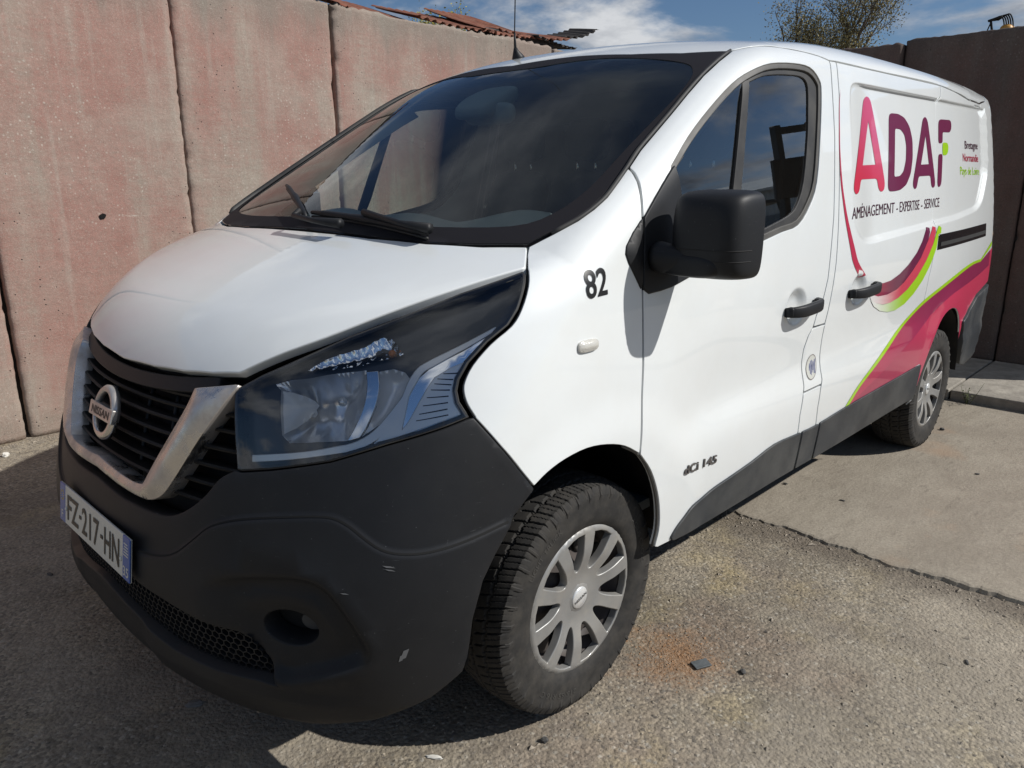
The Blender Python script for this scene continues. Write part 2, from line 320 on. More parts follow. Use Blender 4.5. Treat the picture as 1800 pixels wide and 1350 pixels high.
def wall_mat(name, dark=False):
    m, nt, b = new_mat(name); k = NB(nt); v = k.obj()
    drip = k.noise(k.obj(scale=(1, 1, .10)), 5.0, 7, .62); drip2 = k.noise(k.obj(scale=(1, 1, .05), loc=(3, 3, 1)), 13, 5, .6)
    cloud = k.noise(v, 1.1, 5, .6); grain = k.noise(v, 70, 6, .72); fine = k.noise(v, 260, 3, .6); hz = k.noise(k.obj(scale=(.25, .25, 2.2)), 22, 6, .7)
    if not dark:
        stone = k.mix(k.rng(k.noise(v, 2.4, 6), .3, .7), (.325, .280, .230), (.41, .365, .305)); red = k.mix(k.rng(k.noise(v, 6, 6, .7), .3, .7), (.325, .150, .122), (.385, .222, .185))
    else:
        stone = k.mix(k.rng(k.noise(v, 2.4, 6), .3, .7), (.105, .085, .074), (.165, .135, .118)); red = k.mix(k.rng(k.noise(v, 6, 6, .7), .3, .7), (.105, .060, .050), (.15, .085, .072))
    f = k.math('ADD', k.math('MULTIPLY', drip, .62), k.math('MULTIPLY', cloud, .5)); f = k.math('ADD', f, k.math('MULTIPLY', k.math('SUBTRACT', hz, .5), .22))
    col = k.mix(k.rng(f, .37, .64, 0.08, .96, True), stone, red)
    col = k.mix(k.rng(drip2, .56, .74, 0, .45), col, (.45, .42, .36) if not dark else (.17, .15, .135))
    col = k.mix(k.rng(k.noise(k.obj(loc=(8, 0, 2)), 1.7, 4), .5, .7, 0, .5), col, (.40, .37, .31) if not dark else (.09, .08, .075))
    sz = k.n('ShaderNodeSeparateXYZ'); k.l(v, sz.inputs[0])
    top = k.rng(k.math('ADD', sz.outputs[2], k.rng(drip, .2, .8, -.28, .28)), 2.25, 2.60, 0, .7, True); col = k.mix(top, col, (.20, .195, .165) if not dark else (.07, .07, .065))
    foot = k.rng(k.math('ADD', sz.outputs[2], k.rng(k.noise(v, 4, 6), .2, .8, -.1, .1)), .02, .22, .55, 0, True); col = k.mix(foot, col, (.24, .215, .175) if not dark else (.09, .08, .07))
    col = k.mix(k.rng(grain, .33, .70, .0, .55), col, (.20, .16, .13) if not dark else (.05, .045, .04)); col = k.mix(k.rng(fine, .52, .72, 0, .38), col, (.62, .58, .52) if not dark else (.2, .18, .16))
    # pale exposed grit and dark pin holes
    vo = k.n('ShaderNodeTexVoronoi'); vo.inputs['Scale'].default_value = 46; k.l(v, vo.inputs['Vector']); sc = k.n('ShaderNodeSeparateColor'); k.l(vo.outputs['Color'], sc.inputs[0])
    grit = k.math('MULTIPLY', k.math('MULTIPLY', k.rng(sc.outputs[0], .55, .75), k.rng(vo.outputs['Distance'], .16, .30, 1, 0)), k.rng(k.noise(k.obj(loc=(0, 0, 5)), 1.3, 3), .46, .62, .1, 1)); col = k.mix(k.math('MULTIPLY', grit, .5), col, (.58, .54, .47) if not dark else (.22, .2, .19))
    pit = k.math('MULTIPLY', k.rng(sc.outputs[1], .93, .95), k.rng(vo.outputs['Distance'], .10, .22, 1, 0)); col = k.mix(pit, col, (.03, .027, .024))
    # scuffs
    scr = k.noise(k.obj(scale=(.8, .8, 7), rot=(0, math.radians(6), 0)), 3.0, 10, .74); col = k.mix(k.math('MULTIPLY', k.rng(scr, .645, .70), .55), col, (.58, .54, .47) if not dark else (.2, .18, .17))
    k.l(col, b.inputs['Base Color']); set_in(b, rough=.93, spec=.25)
    n1 = k.bump(k.math('ADD', k.noise(v, 9, 6, .65), k.math('MULTIPLY', hz, .10)), .45, .012); h2 = k.math('SUBTRACT', grain, k.math('MULTIPLY', pit, 1.5)); k.l(k.bump(h2, .55, .004, n1), b.inputs['Normal'])
    return m
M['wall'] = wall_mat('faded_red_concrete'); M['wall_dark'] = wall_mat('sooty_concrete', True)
def wall_panel(parent, x0, x1, H, T, M4, mat, rough_l=.5, rough_r=.5, seed=0, top_rough=.004, z0=0.0):
    """precast concrete slab standing on its end: rough chipped edges, slightly uneven face; local x along the wall, +y to the back"""
    r = np.random.default_rng(seed); L_ = x1 - x0; nx = max(8, int(L_ / .035)); nz = int(H / .03)
    xs = np.concatenate([[0, .012, .026, .045], np.linspace(.07, L_ - .07, nx), [L_ - .045, L_ - .026, L_ - .012, L_]]); zs = np.concatenate([np.linspace(0, H - .04, nz), [H - .022, H - .008, H]])
    X, Zz = np.meshgrid(xs, zs); Y = .0012 * r.standard_normal(X.shape) + .004 * np.sin(X * 2.3 + seed) * np.sin(Zz * 1.9 + seed * 2)
    def chips(z, s, amt):
        c = n1d(z * 1.3, s) + .9 * n1d(z * 5.0, s * 1.7); return np.clip((c - .62) * 2.2, 0, 1.3) * .026 * amt * r.uniform(.4, 1.2, z.shape) + .005 * np.abs(r.standard_normal(z.shape)) * amt
    cl, cr = chips(zs, seed + 1.1, rough_l), chips(zs, seed + 5.3, rough_r)
    for j, (col_, w) in enumerate(((0, 1), (1, .75), (2, .45), (3, .12))):
        Y[:, col_] += cl * w + (.010 if col_ == 0 else .003 if col_ == 1 else 0); X[:, col_] += cl * w * .45
        Y[:, -1 - col_] += cr * w + (.010 if col_ == 0 else .003 if col_ == 1 else 0); X[:, -1 - col_] -= cr * w * .45
    Zz[-1] += top_rough * r.standard_normal(X.shape[1]) * .8 + top_rough * 2 * n1d(xs * 2.2, seed); Y[-1] += .010 + .004 * np.abs(r.standard_normal(X.shape[1])); Y[-2] += .002
    nzz, nxx = X.shape; front = np.stack([X + x0, Y, Zz + z0], -1).reshape(-1, 3)
    V = front.tolist(); F = []
    for i in range(nzz - 1):
        for j in range(nxx - 1): a = i * nxx + j; F.append((a, a + 1, a + nxx + 1, a + nxx))
    ring = [j for j in range(nxx)] + [i * nxx + nxx - 1 for i in range(1, nzz)] + [(nzz - 1) * nxx + j for j in range(nxx - 2, -1, -1)] + [i * nxx for i in range(nzz - 2, 0, -1)]
    o = len(V)
    for i in ring: V.append((V[i][0], T, V[i][2]))
    n = len(ring)
    for i in range(n): a, b_ = ring[i], ring[(i + 1) % n]; F.append((b_, a, o + i, o + (i + 1) % n))
    F.append(tuple(reversed([o + i for i in range(n)])))
    ob = emit('wall_panel', V, F, mat, parent, smooth=True); ob.data.transform(M4)
    return ob
wallA = empty('concrete_wall', (.5, 2.79, 0)); tag(wallA, 'tall concrete panel wall with faded red paint, sunlit behind the van', 'wall')
th = math.radians(1.0); MA = Matrix.Rotation(th, 4, 'Z')          # wall frame, origin at the wall empty
for i, (a, b_, h, rl, rr, tr) in enumerate(((-3.4, -1.21, 2.60, .5, .3, .004), (-1.20, -.012, 2.59, .4, .9, .004), (.012, 1.088, 2.61, .9, .75, .004), (1.096, 2.206, 2.60, 1.0, .45, .006), (2.232, 4.592, 2.592, .7, .35, .012), (4.612, 5.53, 2.580, .4, .3, .006))):
    wall_panel(wallA, a, b_, h, .16, MA, M['wall'], rl, rr, seed=i * 3 + 2, top_rough=tr)
for xj in (-1.205, 0, 1.092, 2.219, 4.602):  # dark strips added behind the joints, colouring in the shade of the gaps
    jf = box('joint_shade_strip', (xj, .085, 1.28), (.09, .05, 2.5), plain('joint_shade', (.030, .027, .022), 1.0) if xj < -1 else bpy.data.materials['joint_shade'], wallA); jf.data.transform(MA)
# flat dark disc on the wall face, its colour standing for a hole's shade
def painted_hole():
    n = 16; V, F = [], []
    for r, y in ((.016, -.0055), (.0145, -.007), (.0, -.007)):
        for i in range(n): a = 2 * math.pi * i / n; q = 1 + .22 * math.sin(2 * a + 1) + .10 * math.sin(5 * a); V.append((r * q * math.cos(a), y, r * q * math.sin(a) * 1.15))
    for k in range(2):
        for i in range(n): j2 = (i + 1) % n; F.append((k * n + i, k * n + j2, (k + 1) * n + j2, (k + 1) * n + i))
    m = plain('hole_shade', (.006, .005, .005), 1.0); o = emit('hole_shade_disc', V, F, m, wallA, smooth=False); o.data.transform(MA @ Matrix.Translation((.556, 0, 1.224))); return o
painted_hole()
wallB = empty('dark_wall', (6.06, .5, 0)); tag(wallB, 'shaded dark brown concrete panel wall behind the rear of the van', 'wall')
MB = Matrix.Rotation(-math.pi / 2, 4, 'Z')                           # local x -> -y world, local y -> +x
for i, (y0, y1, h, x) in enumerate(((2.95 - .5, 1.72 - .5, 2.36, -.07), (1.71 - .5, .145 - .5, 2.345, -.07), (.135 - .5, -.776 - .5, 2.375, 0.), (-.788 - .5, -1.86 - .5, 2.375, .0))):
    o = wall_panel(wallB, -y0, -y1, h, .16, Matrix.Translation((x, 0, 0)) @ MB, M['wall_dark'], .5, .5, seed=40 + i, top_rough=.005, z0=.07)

# ------------------------------------------------------------------ rusty lean-to roof on the wall
M['rust'] = plain('rusty_sheet', (.19, .065, .038), .75, var=.35, vscale=7, metal=.15, bump=.5, bscale=80, bdist=.002, dust=((.33, .19, .13), .5, 11))
M['rust_dark'] = plain('tarred_sheet', (.035, .030, .028), .8, var=.3, vscale=9)
def corrugated(parent, L_, D, mat, M4, pitch=.076, amp=.011, sag=0.02, seed=0, curl=0.0):
    nx = int(L_ / (pitch / 8)); ny = 9; V, F = [], []; r = np.random.default_rng(seed); edge = .012 * r.standard_normal(nx + 1) * .6
    for t in (0, -.0016):
        for i in range(nx + 1):
            x = L_ * i / nx
            for j in range(ny + 1):
                y = D * j / ny + (edge[i] if j == 0 else 0); z = amp * math.sin(2 * math.pi * x / pitch) - sag * math.sin(math.pi * x / L_) * (1 - j / ny) + curl * (x / L_) ** 2 + .004 * math.sin(3 * x + 5 * y + seed); V.append((x, y, z + t))
    n = (nx + 1) * (ny + 1)
    for i in range(nx):
        for j in range(ny):
            a = i * (ny + 1) + j; F.append((a, a + ny + 1, a + ny + 2, a + 1)); F.append((n + a, n + a + 1, n + a + ny + 2, n + a + ny + 1))
    for i in range(nx): a = i * (ny + 1); F.append((a, n + a, n + a + ny + 1, a + ny + 1))
    o = emit('roof_sheet', V, F, mat, parent); o.data.transform(M4); return o
roof = empty('rusty_roof', (3.2, 3.0, 2.6)); tag(roof, 'rusty corrugated iron roof sheets sagging over the top of the wall', 'roof')
for i, (x, y, z, L_, D, rx, ry, rz, mt, curl) in enumerate(((-1.75, -.12, .035, 1.45, .8, 15, -1.5, -4, 'rust', 0), (-.55, -.13, .030, 1.00, .8, 17, 2.0, 5, 'rust', .0), (.34, -.10, .040, .80, .7, 15, 1.2, -5, 'rust', 0), (1.0, -.15, .030, .62, .7, 19, -2.0, 7, 'rust', 0), (1.30, -.02, .085, .86, .6, 12, 1.5, -6, 'rust', .02), (1.72, -.10, .075, .70, .42, 5, 1.0, 9, 'rust_dark', -.02), (2.18, -.06, .115, .44, .36, 8, -9.0, -5, 'rust_dark', .05))):
    corrugated(roof, L_, D, M[mt], Matrix.Translation((x, y, z)) @ Matrix.Rotation(math.radians(rz), 4, 'Z') @ Matrix.Rotation(math.radians(ry), 4, 'Y') @ Matrix.Rotation(math.radians(rx), 4, 'X'), seed=i, curl=curl)
box('roof_beam', (1.55, .05, .03), (1.0, .12, .10), M['rust_dark'], roof, bevel=.01)
box('roof_beam', (-.5, .5, .02), (3.4, .10, .10), M['rust_dark'], roof, bevel=.01)

# ------------------------------------------------------------------ trees
M['bark'] = plain('bark', (.085, .065, .05), .9, var=.3, vscale=20)
M['bud'] = plain('spring_buds', (.23, .195, .085), .8, var=.4, vscale=3)
M['bud2'] = plain('willow_leaves', (.30, .27, .06), .8, var=.35, vscale=3)
M['leaf'] = plain('leaves', (.075, .105, .03), .8, var=.4, vscale=2)
def make_tree(name, loc, height, spread, mat_leaf, label, seed, trunk_r=.16, clear=.35, leaf=.05, nleaf=9, upright=.35, levels=5, group=None):
    r = random.Random(seed); root = empty(name, loc); tag(root, label, 'tree', group)
    limbs, tips = [], []
    def grow(p, d, L_, rad, lev):
        n = 4; pts = [p]; q = p.copy(); dd = d.copy()
        for i in range(n):
            dd = (dd + Vector((r.uniform(-.2, .2), r.uniform(-.2, .2), r.uniform(-.08, .16)))).normalized(); q = q + dd * (L_ / n); pts.append(q.copy())
            if lev >= levels - 2: tips.append((q.copy(), dd.copy()))
        limbs.append(tube_arrays(pts, [rad * (1 - .45 * i / n) for i in range(n + 1)], 7 if lev < 2 else 4 if lev < 4 else 3, cap=False))
        if lev >= levels: return
        for k in range(r.choice((2, 3, 3)) if lev > 0 else 6):
            s = r.uniform(.35, 1.0) if lev > 0 else r.uniform(.55, 1.); b = pts[min(n, int(s * n))]
            a = r.uniform(0, 2 * math.pi); side = Vector((math.cos(a), math.sin(a), 0)); nd = (dd * .75 + side * spread * r.uniform(.5, 1.1) + Vector((0, 0, upright * r.uniform(.2, 1)))).normalized()
            grow(b, nd, L_ * r.uniform(.62, .82), rad * .56, lev + 1)
    grow(Vector((0, 0, 0)), Vector((0, 0, 1)), height * clear, trunk_r, 0)
    V, F = join_arrays(limbs); emit('trunk', V, F, M['bark'], root)
    LV, LF = [], []
    for (p, d) in tips:
        for k in range(nleaf):
            c = p + Vector((r.gauss(0, .16), r.gauss(0, .16), r.gauss(0, .14))) * (height / 7); s = leaf * r.uniform(.6, 1.4)
            a = Vector((r.gauss(0, 1), r.gauss(0, 1), r.gauss(0, 1))).normalized(); b_ = a.cross(Vector((r.gauss(0, 1), r.gauss(0, 1), r.gauss(0, 1)))).normalized(); o = len(LV)
            LV += [tuple(c - a * s), tuple(c + b_ * s * .5), tuple(c + a * s), tuple(c - b_ * s * .5)]; LF.append((o, o + 1, o + 2, o + 3))
    emit('crown', LV, LF, mat_leaf, root, smooth=False)
    return root
make_tree('budding_tree', (27.4, 9.9, 0), 10.0, .62, M['bud'], 'bare spring tree with fine twigs and yellow-green buds beyond the dark wall', 21, trunk_r=.20, clear=.36, leaf=.035, nleaf=18, upright=.45)
make_tree('willow_tree', (16.3, 16.8, 0), 9.6, .26, M['bud2'], 'slender yellowish willow rising behind the rusty roof', 5, trunk_r=.14, clear=.30, leaf=.04, nleaf=14, upright=1.1)
make_tree('leafy_tree', (27, -15.0, 0), 7.8, .95, M['leaf'], 'round leafy tree far behind the van, seen mirrored in the front of the side window', 9, clear=.30, leaf=.10, nleaf=14)
make_tree('leafy_tree', (36, -15.5, 0), 9.6, .9, M['leaf'], 'leafy tree far behind the van, seen mirrored at the rear of the side window', 13, clear=.30, leaf=.11, nleaf=14)
# ------------------------------------------------------------------ low shed and fork truck that the side window mirrors
M['shed'] = plain('pale_cladding', (.46, .52, .55), .5, var=.06, vscale=2)
shed = empty('long_shed', (24, -13.2, 0)); tag(shed, 'long low pale blue shed mirrored along the bottom of the side window', 'building')
def shed_parts():
    prof = [(x, (.03 if (int(x / .15) % 2) else 0)) for x in np.arange(-7.5, 7.51, .075)]; V, F = [], []
    for x, y in prof: V += [(x, y, 0), (x, y, 4.35)]
    for i in range(len(prof) - 1): F.append((2 * i, 2 * i + 2, 2 * i + 3, 2 * i + 1))
    o = emit('wall', V, F, M['shed'], shed, smooth=False)
    o2 = emit('roof', [(-7.7, .25, 4.3), (7.7, .25, 4.3), (7.7, -5, 5.4), (-7.7, -5, 5.4), (-7.7, .25, 4.42), (7.7, .25, 4.42), (7.7, -5, 5.52), (-7.7, -5, 5.52)], [(0, 1, 2, 3), (7, 6, 5, 4), (0, 4, 5, 1), (1, 5, 6, 2), (2, 6, 7, 3), (3, 7, 4, 0)], M['shed'], shed, smooth=False)
    box('door', (1.5, .06, 1.6), (3.4, .08, 3.2), plain('shed_door', (.12, .17, .22), .5), shed)
shed_parts(); shed.rotation_euler = (0, 0, math.radians(64))
M['truck'] = plain('truck_black', (.012, .012, .013), .45); M['truck_y'] = plain('truck_yellow', (.45, .24, .02), .4)
fork = empty('fork_truck', (9.6, -4.72, 0)); tag(fork, 'dark fork truck with raised mast, mirrored in the side window', 'fork truck')
def fork_parts():
    for s in (-1, 1):
        box('mast_rail', (-.5, s * .27, 1.68), (.12, .09, 3.1), M['truck'], fork, bevel=.01)
        for x in (-.25, 1.15):
            bm = bmesh.new(); bmesh.ops.create_cone(bm, cap_ends=True, segments=28, radius1=.33, radius2=.33, depth=.22); bmesh.ops.rotate(bm, cent=(0, 0, 0), matrix=Matrix.Rotation(math.pi / 2, 3, 'X'), verts=bm.verts); bmesh.ops.translate(bm, vec=(x, s * .48, .33), verts=bm.verts); from_bm('wheel', bm, M['rubber'], fork, smooth=False)
        box('fork', (-1.15, s * .22, .12), (1.15, .11, .045), M['truck'], fork)
        tube('guard_post', [(.0, s * .42, 1.0), (.15, s * .42, 2.2)], .03, M['truck'], fork, 8); tube('guard_post', [(1.1, s * .42, 1.0), (.95, s * .42, 2.2)], .03, M['truck'], fork, 8)
    for z in (1.0, 2.2, 2.7, 3.15): box('mast_crossbar', (-.5, 0, z), (.08, .60, .10), M['truck'], fork, bevel=.01)
    box('carriage', (-.60, 0, 2.45), (.06, .95, .60), M['truck'], fork, bevel=.01)
    box('body', (.5, 0, .72), (1.7, .95, .75), M['truck_y'], fork, bevel=.08, seg=3, smooth=True)
    box('counterweight', (1.45, 0, .75), (.35, 1.0, .8), M['truck'], fork, bevel=.1, seg=3, smooth=True)
    box('overhead_guard', (.55, 0, 2.22), (1.0, .95, .06), M['truck'], fork, bevel=.01); box('seat', (.55, 0, 1.25), (.45, .5, .45), M['truck'], fork, bevel=.06)
fork_parts(); fork.rotation_euler = (0, 0, math.radians(-62))
for ch in fork.children:
    if ch.name.split('.')[0] in ('mast_rail', 'mast_crossbar', 'carriage'): ch.data.transform(Matrix.Translation((-.5, 0, .15)) @ Matrix.Rotation(math.radians(-11), 4, 'Y') @ Matrix.Translation((.5, 0, -.15)))
# ------------------------------------------------------------------ machine arm behind the dark wall
M['ochre'] = plain('machine_ochre', (.52, .26, .045), .45, var=.1)
arm = empty('loader_arm', (8.6, .14, 0)); tag(arm, 'ochre machine arm with black hydraulic hoses showing over the dark wall', 'machine')
box('boom', (.35, -.05, 1.35), (.55, .16, 2.9), M['ochre'], arm, rot=Matrix.Rotation(math.radians(-5), 3, 'Y'), bevel=.03)
box('knuckle', (.1, -.065, 2.80), (.22, .12, .16), M['ochre'], arm, bevel=.05, seg=3, smooth=True)
box('chassis', (1.2, -.3, .55), (2.4, 1.4, .7), M['ochre'], arm, bevel=.05)
for s in (-1, 1):
    for x in (.3, 2.1):
        bm = bmesh.new(); bmesh.ops.create_cone(bm, cap_ends=True, segments=28, radius1=.4, radius2=.4, depth=.28); bmesh.ops.rotate(bm, cent=(0, 0, 0), matrix=Matrix.Rotation(math.pi / 2, 3, 'X'), verts=bm.verts); bmesh.ops.translate(bm, vec=(x, -.3 + s * .75, .4), verts=bm.verts); from_bm('wheel', bm, M['rubber'], arm, smooth=False)
box('hose_bracket', (.0, .035, 2.935), (.03, .12, .018), M['black_matte'], arm, rot=Matrix.Rotation(math.radians(-14), 3, 'X'))
box('hose_bracket', (.0, .055, 2.86), (.02, .018, .15), M['black_matte'], arm, rot=Matrix.Rotation(math.radians(-14), 3, 'X'))
for i in range(5):
    y = -.005 - .019 * i; tube('hose', [tuple(q) for q in crom([(.02, .06 - i * .012, 2.92), (.02, y + .012, 2.955 + .003 * i), (.03, y - .022, 2.93), (.05, y - .036, 2.86), (.06, y - .036, 2.76)], 5)], .0065, M['black_matte'], arm, 6)
tube('hose', [(.0, .06, 2.93), (.01, .09, 2.84), (.02, .085, 2.77)], .006, M['black_matte'], arm, 6)
# ------------------------------------------------------------------ the van's body as one smooth surface (x back, y to its right, z up; metres)
def spl(xs,ys):
    # monotone-ish natural cubic spline with linear extrapolation
    xs=np.array(xs,float); ys=np.array(ys,float); n=len(xs); h=np.diff(xs)
    A=np.zeros((n,n)); b=np.zeros(n); A[0,0]=A[-1,-1]=1
    for i in range(1,n-1):
        A[i,i-1]=h[i-1]; A[i,i]=2*(h[i-1]+h[i]); A[i,i+1]=h[i]
        b[i]=6*((ys[i+1]-ys[i])/h[i]-(ys[i]-ys[i-1])/h[i-1])
    m=np.linalg.solve(A,b)
    def f(x):
        x=np.asarray(x,float); xc=np.clip(x,xs[0],xs[-1]); i=np.clip(np.searchsorted(xs,xc)-1,0,n-2)
        a=xs[i+1]-xc; c=xc-xs[i]; hh=h[i]
        v=m[i]*a**3/(6*hh)+m[i+1]*c**3/(6*hh)+(ys[i]/hh-m[i]*hh/6)*a+(ys[i+1]/hh-m[i+1]*hh/6)*c
        s0=(ys[1]-ys[0])/h[0]-h[0]*(2*m[0]+m[1])/6; s1=(ys[-1]-ys[-2])/h[-1]+h[-1]*(m[-2]+2*m[-1])/6
        return v+np.minimum(x-xs[0],0)*s0+np.maximum(x-xs[-1],0)*s1
    return f
def sstep(a,b,x):
    t=np.clip((x-a)/(b-a),0,1); return t*t*(3-2*t)
EMB=None; CUPS=()
def emboss(x,z):
    o=np.zeros(np.broadcast(x,z).shape)
    if EMB is None: return o
    m=(x>2.40)&(x<4.66)&(z>1.13)&(z<1.84)
    if m.any():
        q=np.stack([np.broadcast_to(x,o.shape)[m],np.broadcast_to(z,o.shape)[m]],1); d=pdist(q,EMB); d=np.where(inpoly(q,EMB),d,-d); hi=sstep(1.66,1.74,q[:,1]); lf=sstep(2.44,2.74,q[:,0]); o[m]=.019*sstep(-.014+.009*hi,.014-.007*hi,d)*lf
    return o
side_B=spl([.15,.35,.55,.8,1.05,1.2,1.4,1.6,1.8,2.0],[.915,.945,.966,.976,.968,.953,.926,.893,.855,.81])
def Ys(x,z):
    w=side_B(z)
    w=w-0.055*np.maximum(0,(1.15-x)/1.0)**2.2
    w=w-0.075*np.maximum(0,(x-3.5)/1.4)**1.6
    w=w-0.020*np.exp(-((z-.79)/np.where(z>.79,.17,.085))**2)*sstep(1.12,1.50,x)*sstep(4.0,3.4,x)
    for cx in (.933,3.95):
        r=np.hypot(x-cx,(z-.36)*1.0); w=w+.008*sstep(.56,.43,r)*sstep(.2,.4,z)
    for hx,hz,ru,rv in CUPS: w=w-.024*sstep(1.0,.35,np.hypot((x-hx)/ru,(z-hz)/rv))
    return w-emboss(x,z)
front_c=spl([.12,.25,.40,.50,.60,.75,.9,1.05,1.3],[.145,.068,.026,.022,.036,.070,.112,.165,.28])
front_k=spl([.1,.3,.5,.7,1.0,1.3],[.37,.34,.315,.33,.40,.5])
def Xf(y,z):
    a=np.abs(y)
    return front_c(z)+front_k(z)*(0.55*a**2+0.75*a**4)
hood_c=spl([0.0,.12,.25,.4,.55,.7,.9,1.2],[.90,1.015,1.10,1.175,1.235,1.285,1.335,1.40])
def Zh(x,y):
    a=np.abs(y)
    xs=x-0.06*(a/.78)**2
    return hood_c(xs)-0.035*(a/.78)**2.4
def Zw(x,y):
    a=np.abs(y)/.77
    xx=x-.70-.14*a**2
    return 1.29+.64*xx-.035*xx**2-.034*a**2*np.clip(xx/.93,0,2)
roof_c=spl([1.4,1.63,1.9,2.2,2.7,3.5,4.6,5.0],[1.78,1.85,1.900,1.93,1.950,1.955,1.946,1.936])
def Zr(x,y): 
    a=np.abs(y)/.8
    return roof_c(x-.10*a**2)-.045*a**2.5
def rmax(a,b,r,p=2.2):
    u=np.maximum(a+r,1e-9); v=np.maximum(b+r,1e-9)
    return np.where((a>-r)&(b>-r), (u**p+v**p)**(1/p)-r, np.maximum(a,b))
def body_f(P):
    x,y,z=P[...,0],P[...,1],P[...,2]
    s=np.abs(y)-Ys(x,z)
    wind=(z-Zw(x,y))*.86; roof=(z-Zr(x,y)); hood=(z-Zh(x,y))*.87
    cab=rmax(wind,roof,.06)
    top=np.where(x<1.5,np.minimum(cab,hood+np.maximum(0,x-1.1)*2),cab)
    rs=.075+.0*x
    f=rmax(s,top,rs+.06*sstep(1.1,.7,z)*0)
    fr=(Xf(y,z)-x)*.96
    f=rmax(f,fr,.10)
    f=rmax(f,(x-4.955)+.03*np.maximum(z-1.,0)**2,.065)
    f=rmax(f,.222+.22*np.clip(x-.25,0,.5)**1.3-z,.05)
    return f
def grad(P,e=1e-4):
    G=np.empty_like(P)
    for i in range(3):
        d=np.zeros(3); d[i]=e
        G[...,i]=(body_f(P+d)-body_f(P-d))/(2*e)
    return G/np.maximum(np.linalg.norm(G,axis=-1,keepdims=True),1e-9)

def trace(O,D,tmax=8.0,n=260,f=body_f,t0=0.0,tol=2e-5):
    L=np.linalg.norm(D,axis=1); d=D/L[:,None]; t=np.full(len(D),t0); act=np.ones(len(D),bool)
    for k in range(n):
        i=np.where(act)[0]
        if len(i)==0: break
        v=f(O[i]+d[i]*t[i][:,None]); t[i]+=np.clip(v*.7,-.05,.10); act[i]=(np.abs(v)>tol)&(t[i]<tmax)
    t[t>=tmax]=np.nan
    return t/L

class Flat:
    """chart: look at the body along d; 2-D coordinates along e1, e2"""
    def __init__(s, d, e1, start=2.2, c=(2.4, 0, 1.0)):
        s.d = np.array(d, float); s.d /= np.linalg.norm(s.d); e1 = np.array(e1, float); e1 -= s.d * (e1 @ s.d); s.e1 = e1 / np.linalg.norm(e1); s.e2 = np.cross(s.d, s.e1)
        if s.e2[2] < -.2: s.e2 = -s.e2
        s.k = np.array(c) @ s.d - start
    def to2(s, P): P = np.asarray(P, float); return np.stack([P @ s.e1, P @ s.e2], -1)
    def surf(s, uv, off=0.0):
        uv = np.asarray(uv, float); O = uv[:, :1] * s.e1 + uv[:, 1:] * s.e2 + s.d * s.k; D = np.repeat(s.d[None], len(uv), 0)
        t = trace(O, D, tmax=4.5); P = O + D * t[:, None]; return fixnan(P, uv, off)
class Round:
    """chart: look at the nose from all round a vertical axis; u = arc length, v = height"""
    def __init__(s, ax=1.0, R=.95): s.ax, s.R = ax, R
    def to2(s, P): P = np.asarray(P, float); return np.stack([np.arctan2(P[:, 1], s.ax - P[:, 0]) * s.R, P[:, 2]], -1)
    def surf(s, uv, off=0.0):
        uv = np.asarray(uv, float); a = uv[:, 0] / s.R; d = np.stack([np.cos(a), -np.sin(a), 0 * a], -1); O = np.stack([s.ax - 1.7 * np.cos(a), 1.7 * np.sin(a), uv[:, 1]], -1)
        t = trace(O, d, tmax=1.68); P = O + d * t[:, None]; return fixnan(P, uv, off)
def fixnan(P, uv, off):
    bad = np.isnan(P).any(1)
    if bad.any():
        good = np.where(~bad)[0]
        for i in np.where(bad)[0]: P[i] = P[good[np.argmin(((uv[good] - uv[i]) ** 2).sum(1))]]
    N = grad(P); o = np.asarray(off, float); o = o[:, None] if o.ndim else o
    return P + N * o, N
def inpoly(pts, poly):
    x, y = pts[:, 0], pts[:, 1]; c = np.zeros(len(pts), bool); n = len(poly)
    for i in range(n):
        x1, y1 = poly[i]; x2, y2 = poly[(i + 1) % n]
        if y1 == y2: continue
        c ^= ((y1 > y) != (y2 > y)) & (x < (x2 - x1) * (y - y1) / (y2 - y1) + x1)
    return c
def pdist(pts, poly, closed=True):
    d = np.full(len(pts), 1e9); n = len(poly)
    for i in range(n if closed else n - 1):
        a, b = poly[i], poly[(i + 1) % n]; ab = b - a; L2 = max(ab @ ab, 1e-12); t = np.clip(((pts - a) @ ab) / L2, 0, 1); d = np.minimum(d, np.linalg.norm(pts - a - t[:, None] * ab, axis=1))
    return d
def resamp(poly, step):
    out = []; n = len(poly)
    for i in range(n):
        a, b = poly[i], poly[(i + 1) % n]; L_ = np.linalg.norm(b - a)
        if L_ < 1e-5: continue
        k = max(1, int(math.ceil(L_ / step)))
        for j in range(k): out.append(a + (b - a) * j / k)
    return np.array(out)
def area2(p): return .5 * np.sum(p[:, 0] * np.roll(p[:, 1], -1) - np.roll(p[:, 0], -1) * p[:, 1])
def inset(poly, d):
    """move a counter-clockwise loop inwards by d"""
    e = np.roll(poly, -1, 0) - poly; L_ = np.linalg.norm(e, axis=1, keepdims=True); e = e / np.maximum(L_, 1e-9); n = np.stack([-e[:, 1], e[:, 0]], 1)
    m = n + np.roll(n, 1, 0); m /= np.maximum(np.linalg.norm(m, axis=1, keepdims=True), 1e-6); c = np.clip((m * n).sum(1, keepdims=True), .45, 1)
    return poly + m * d / c
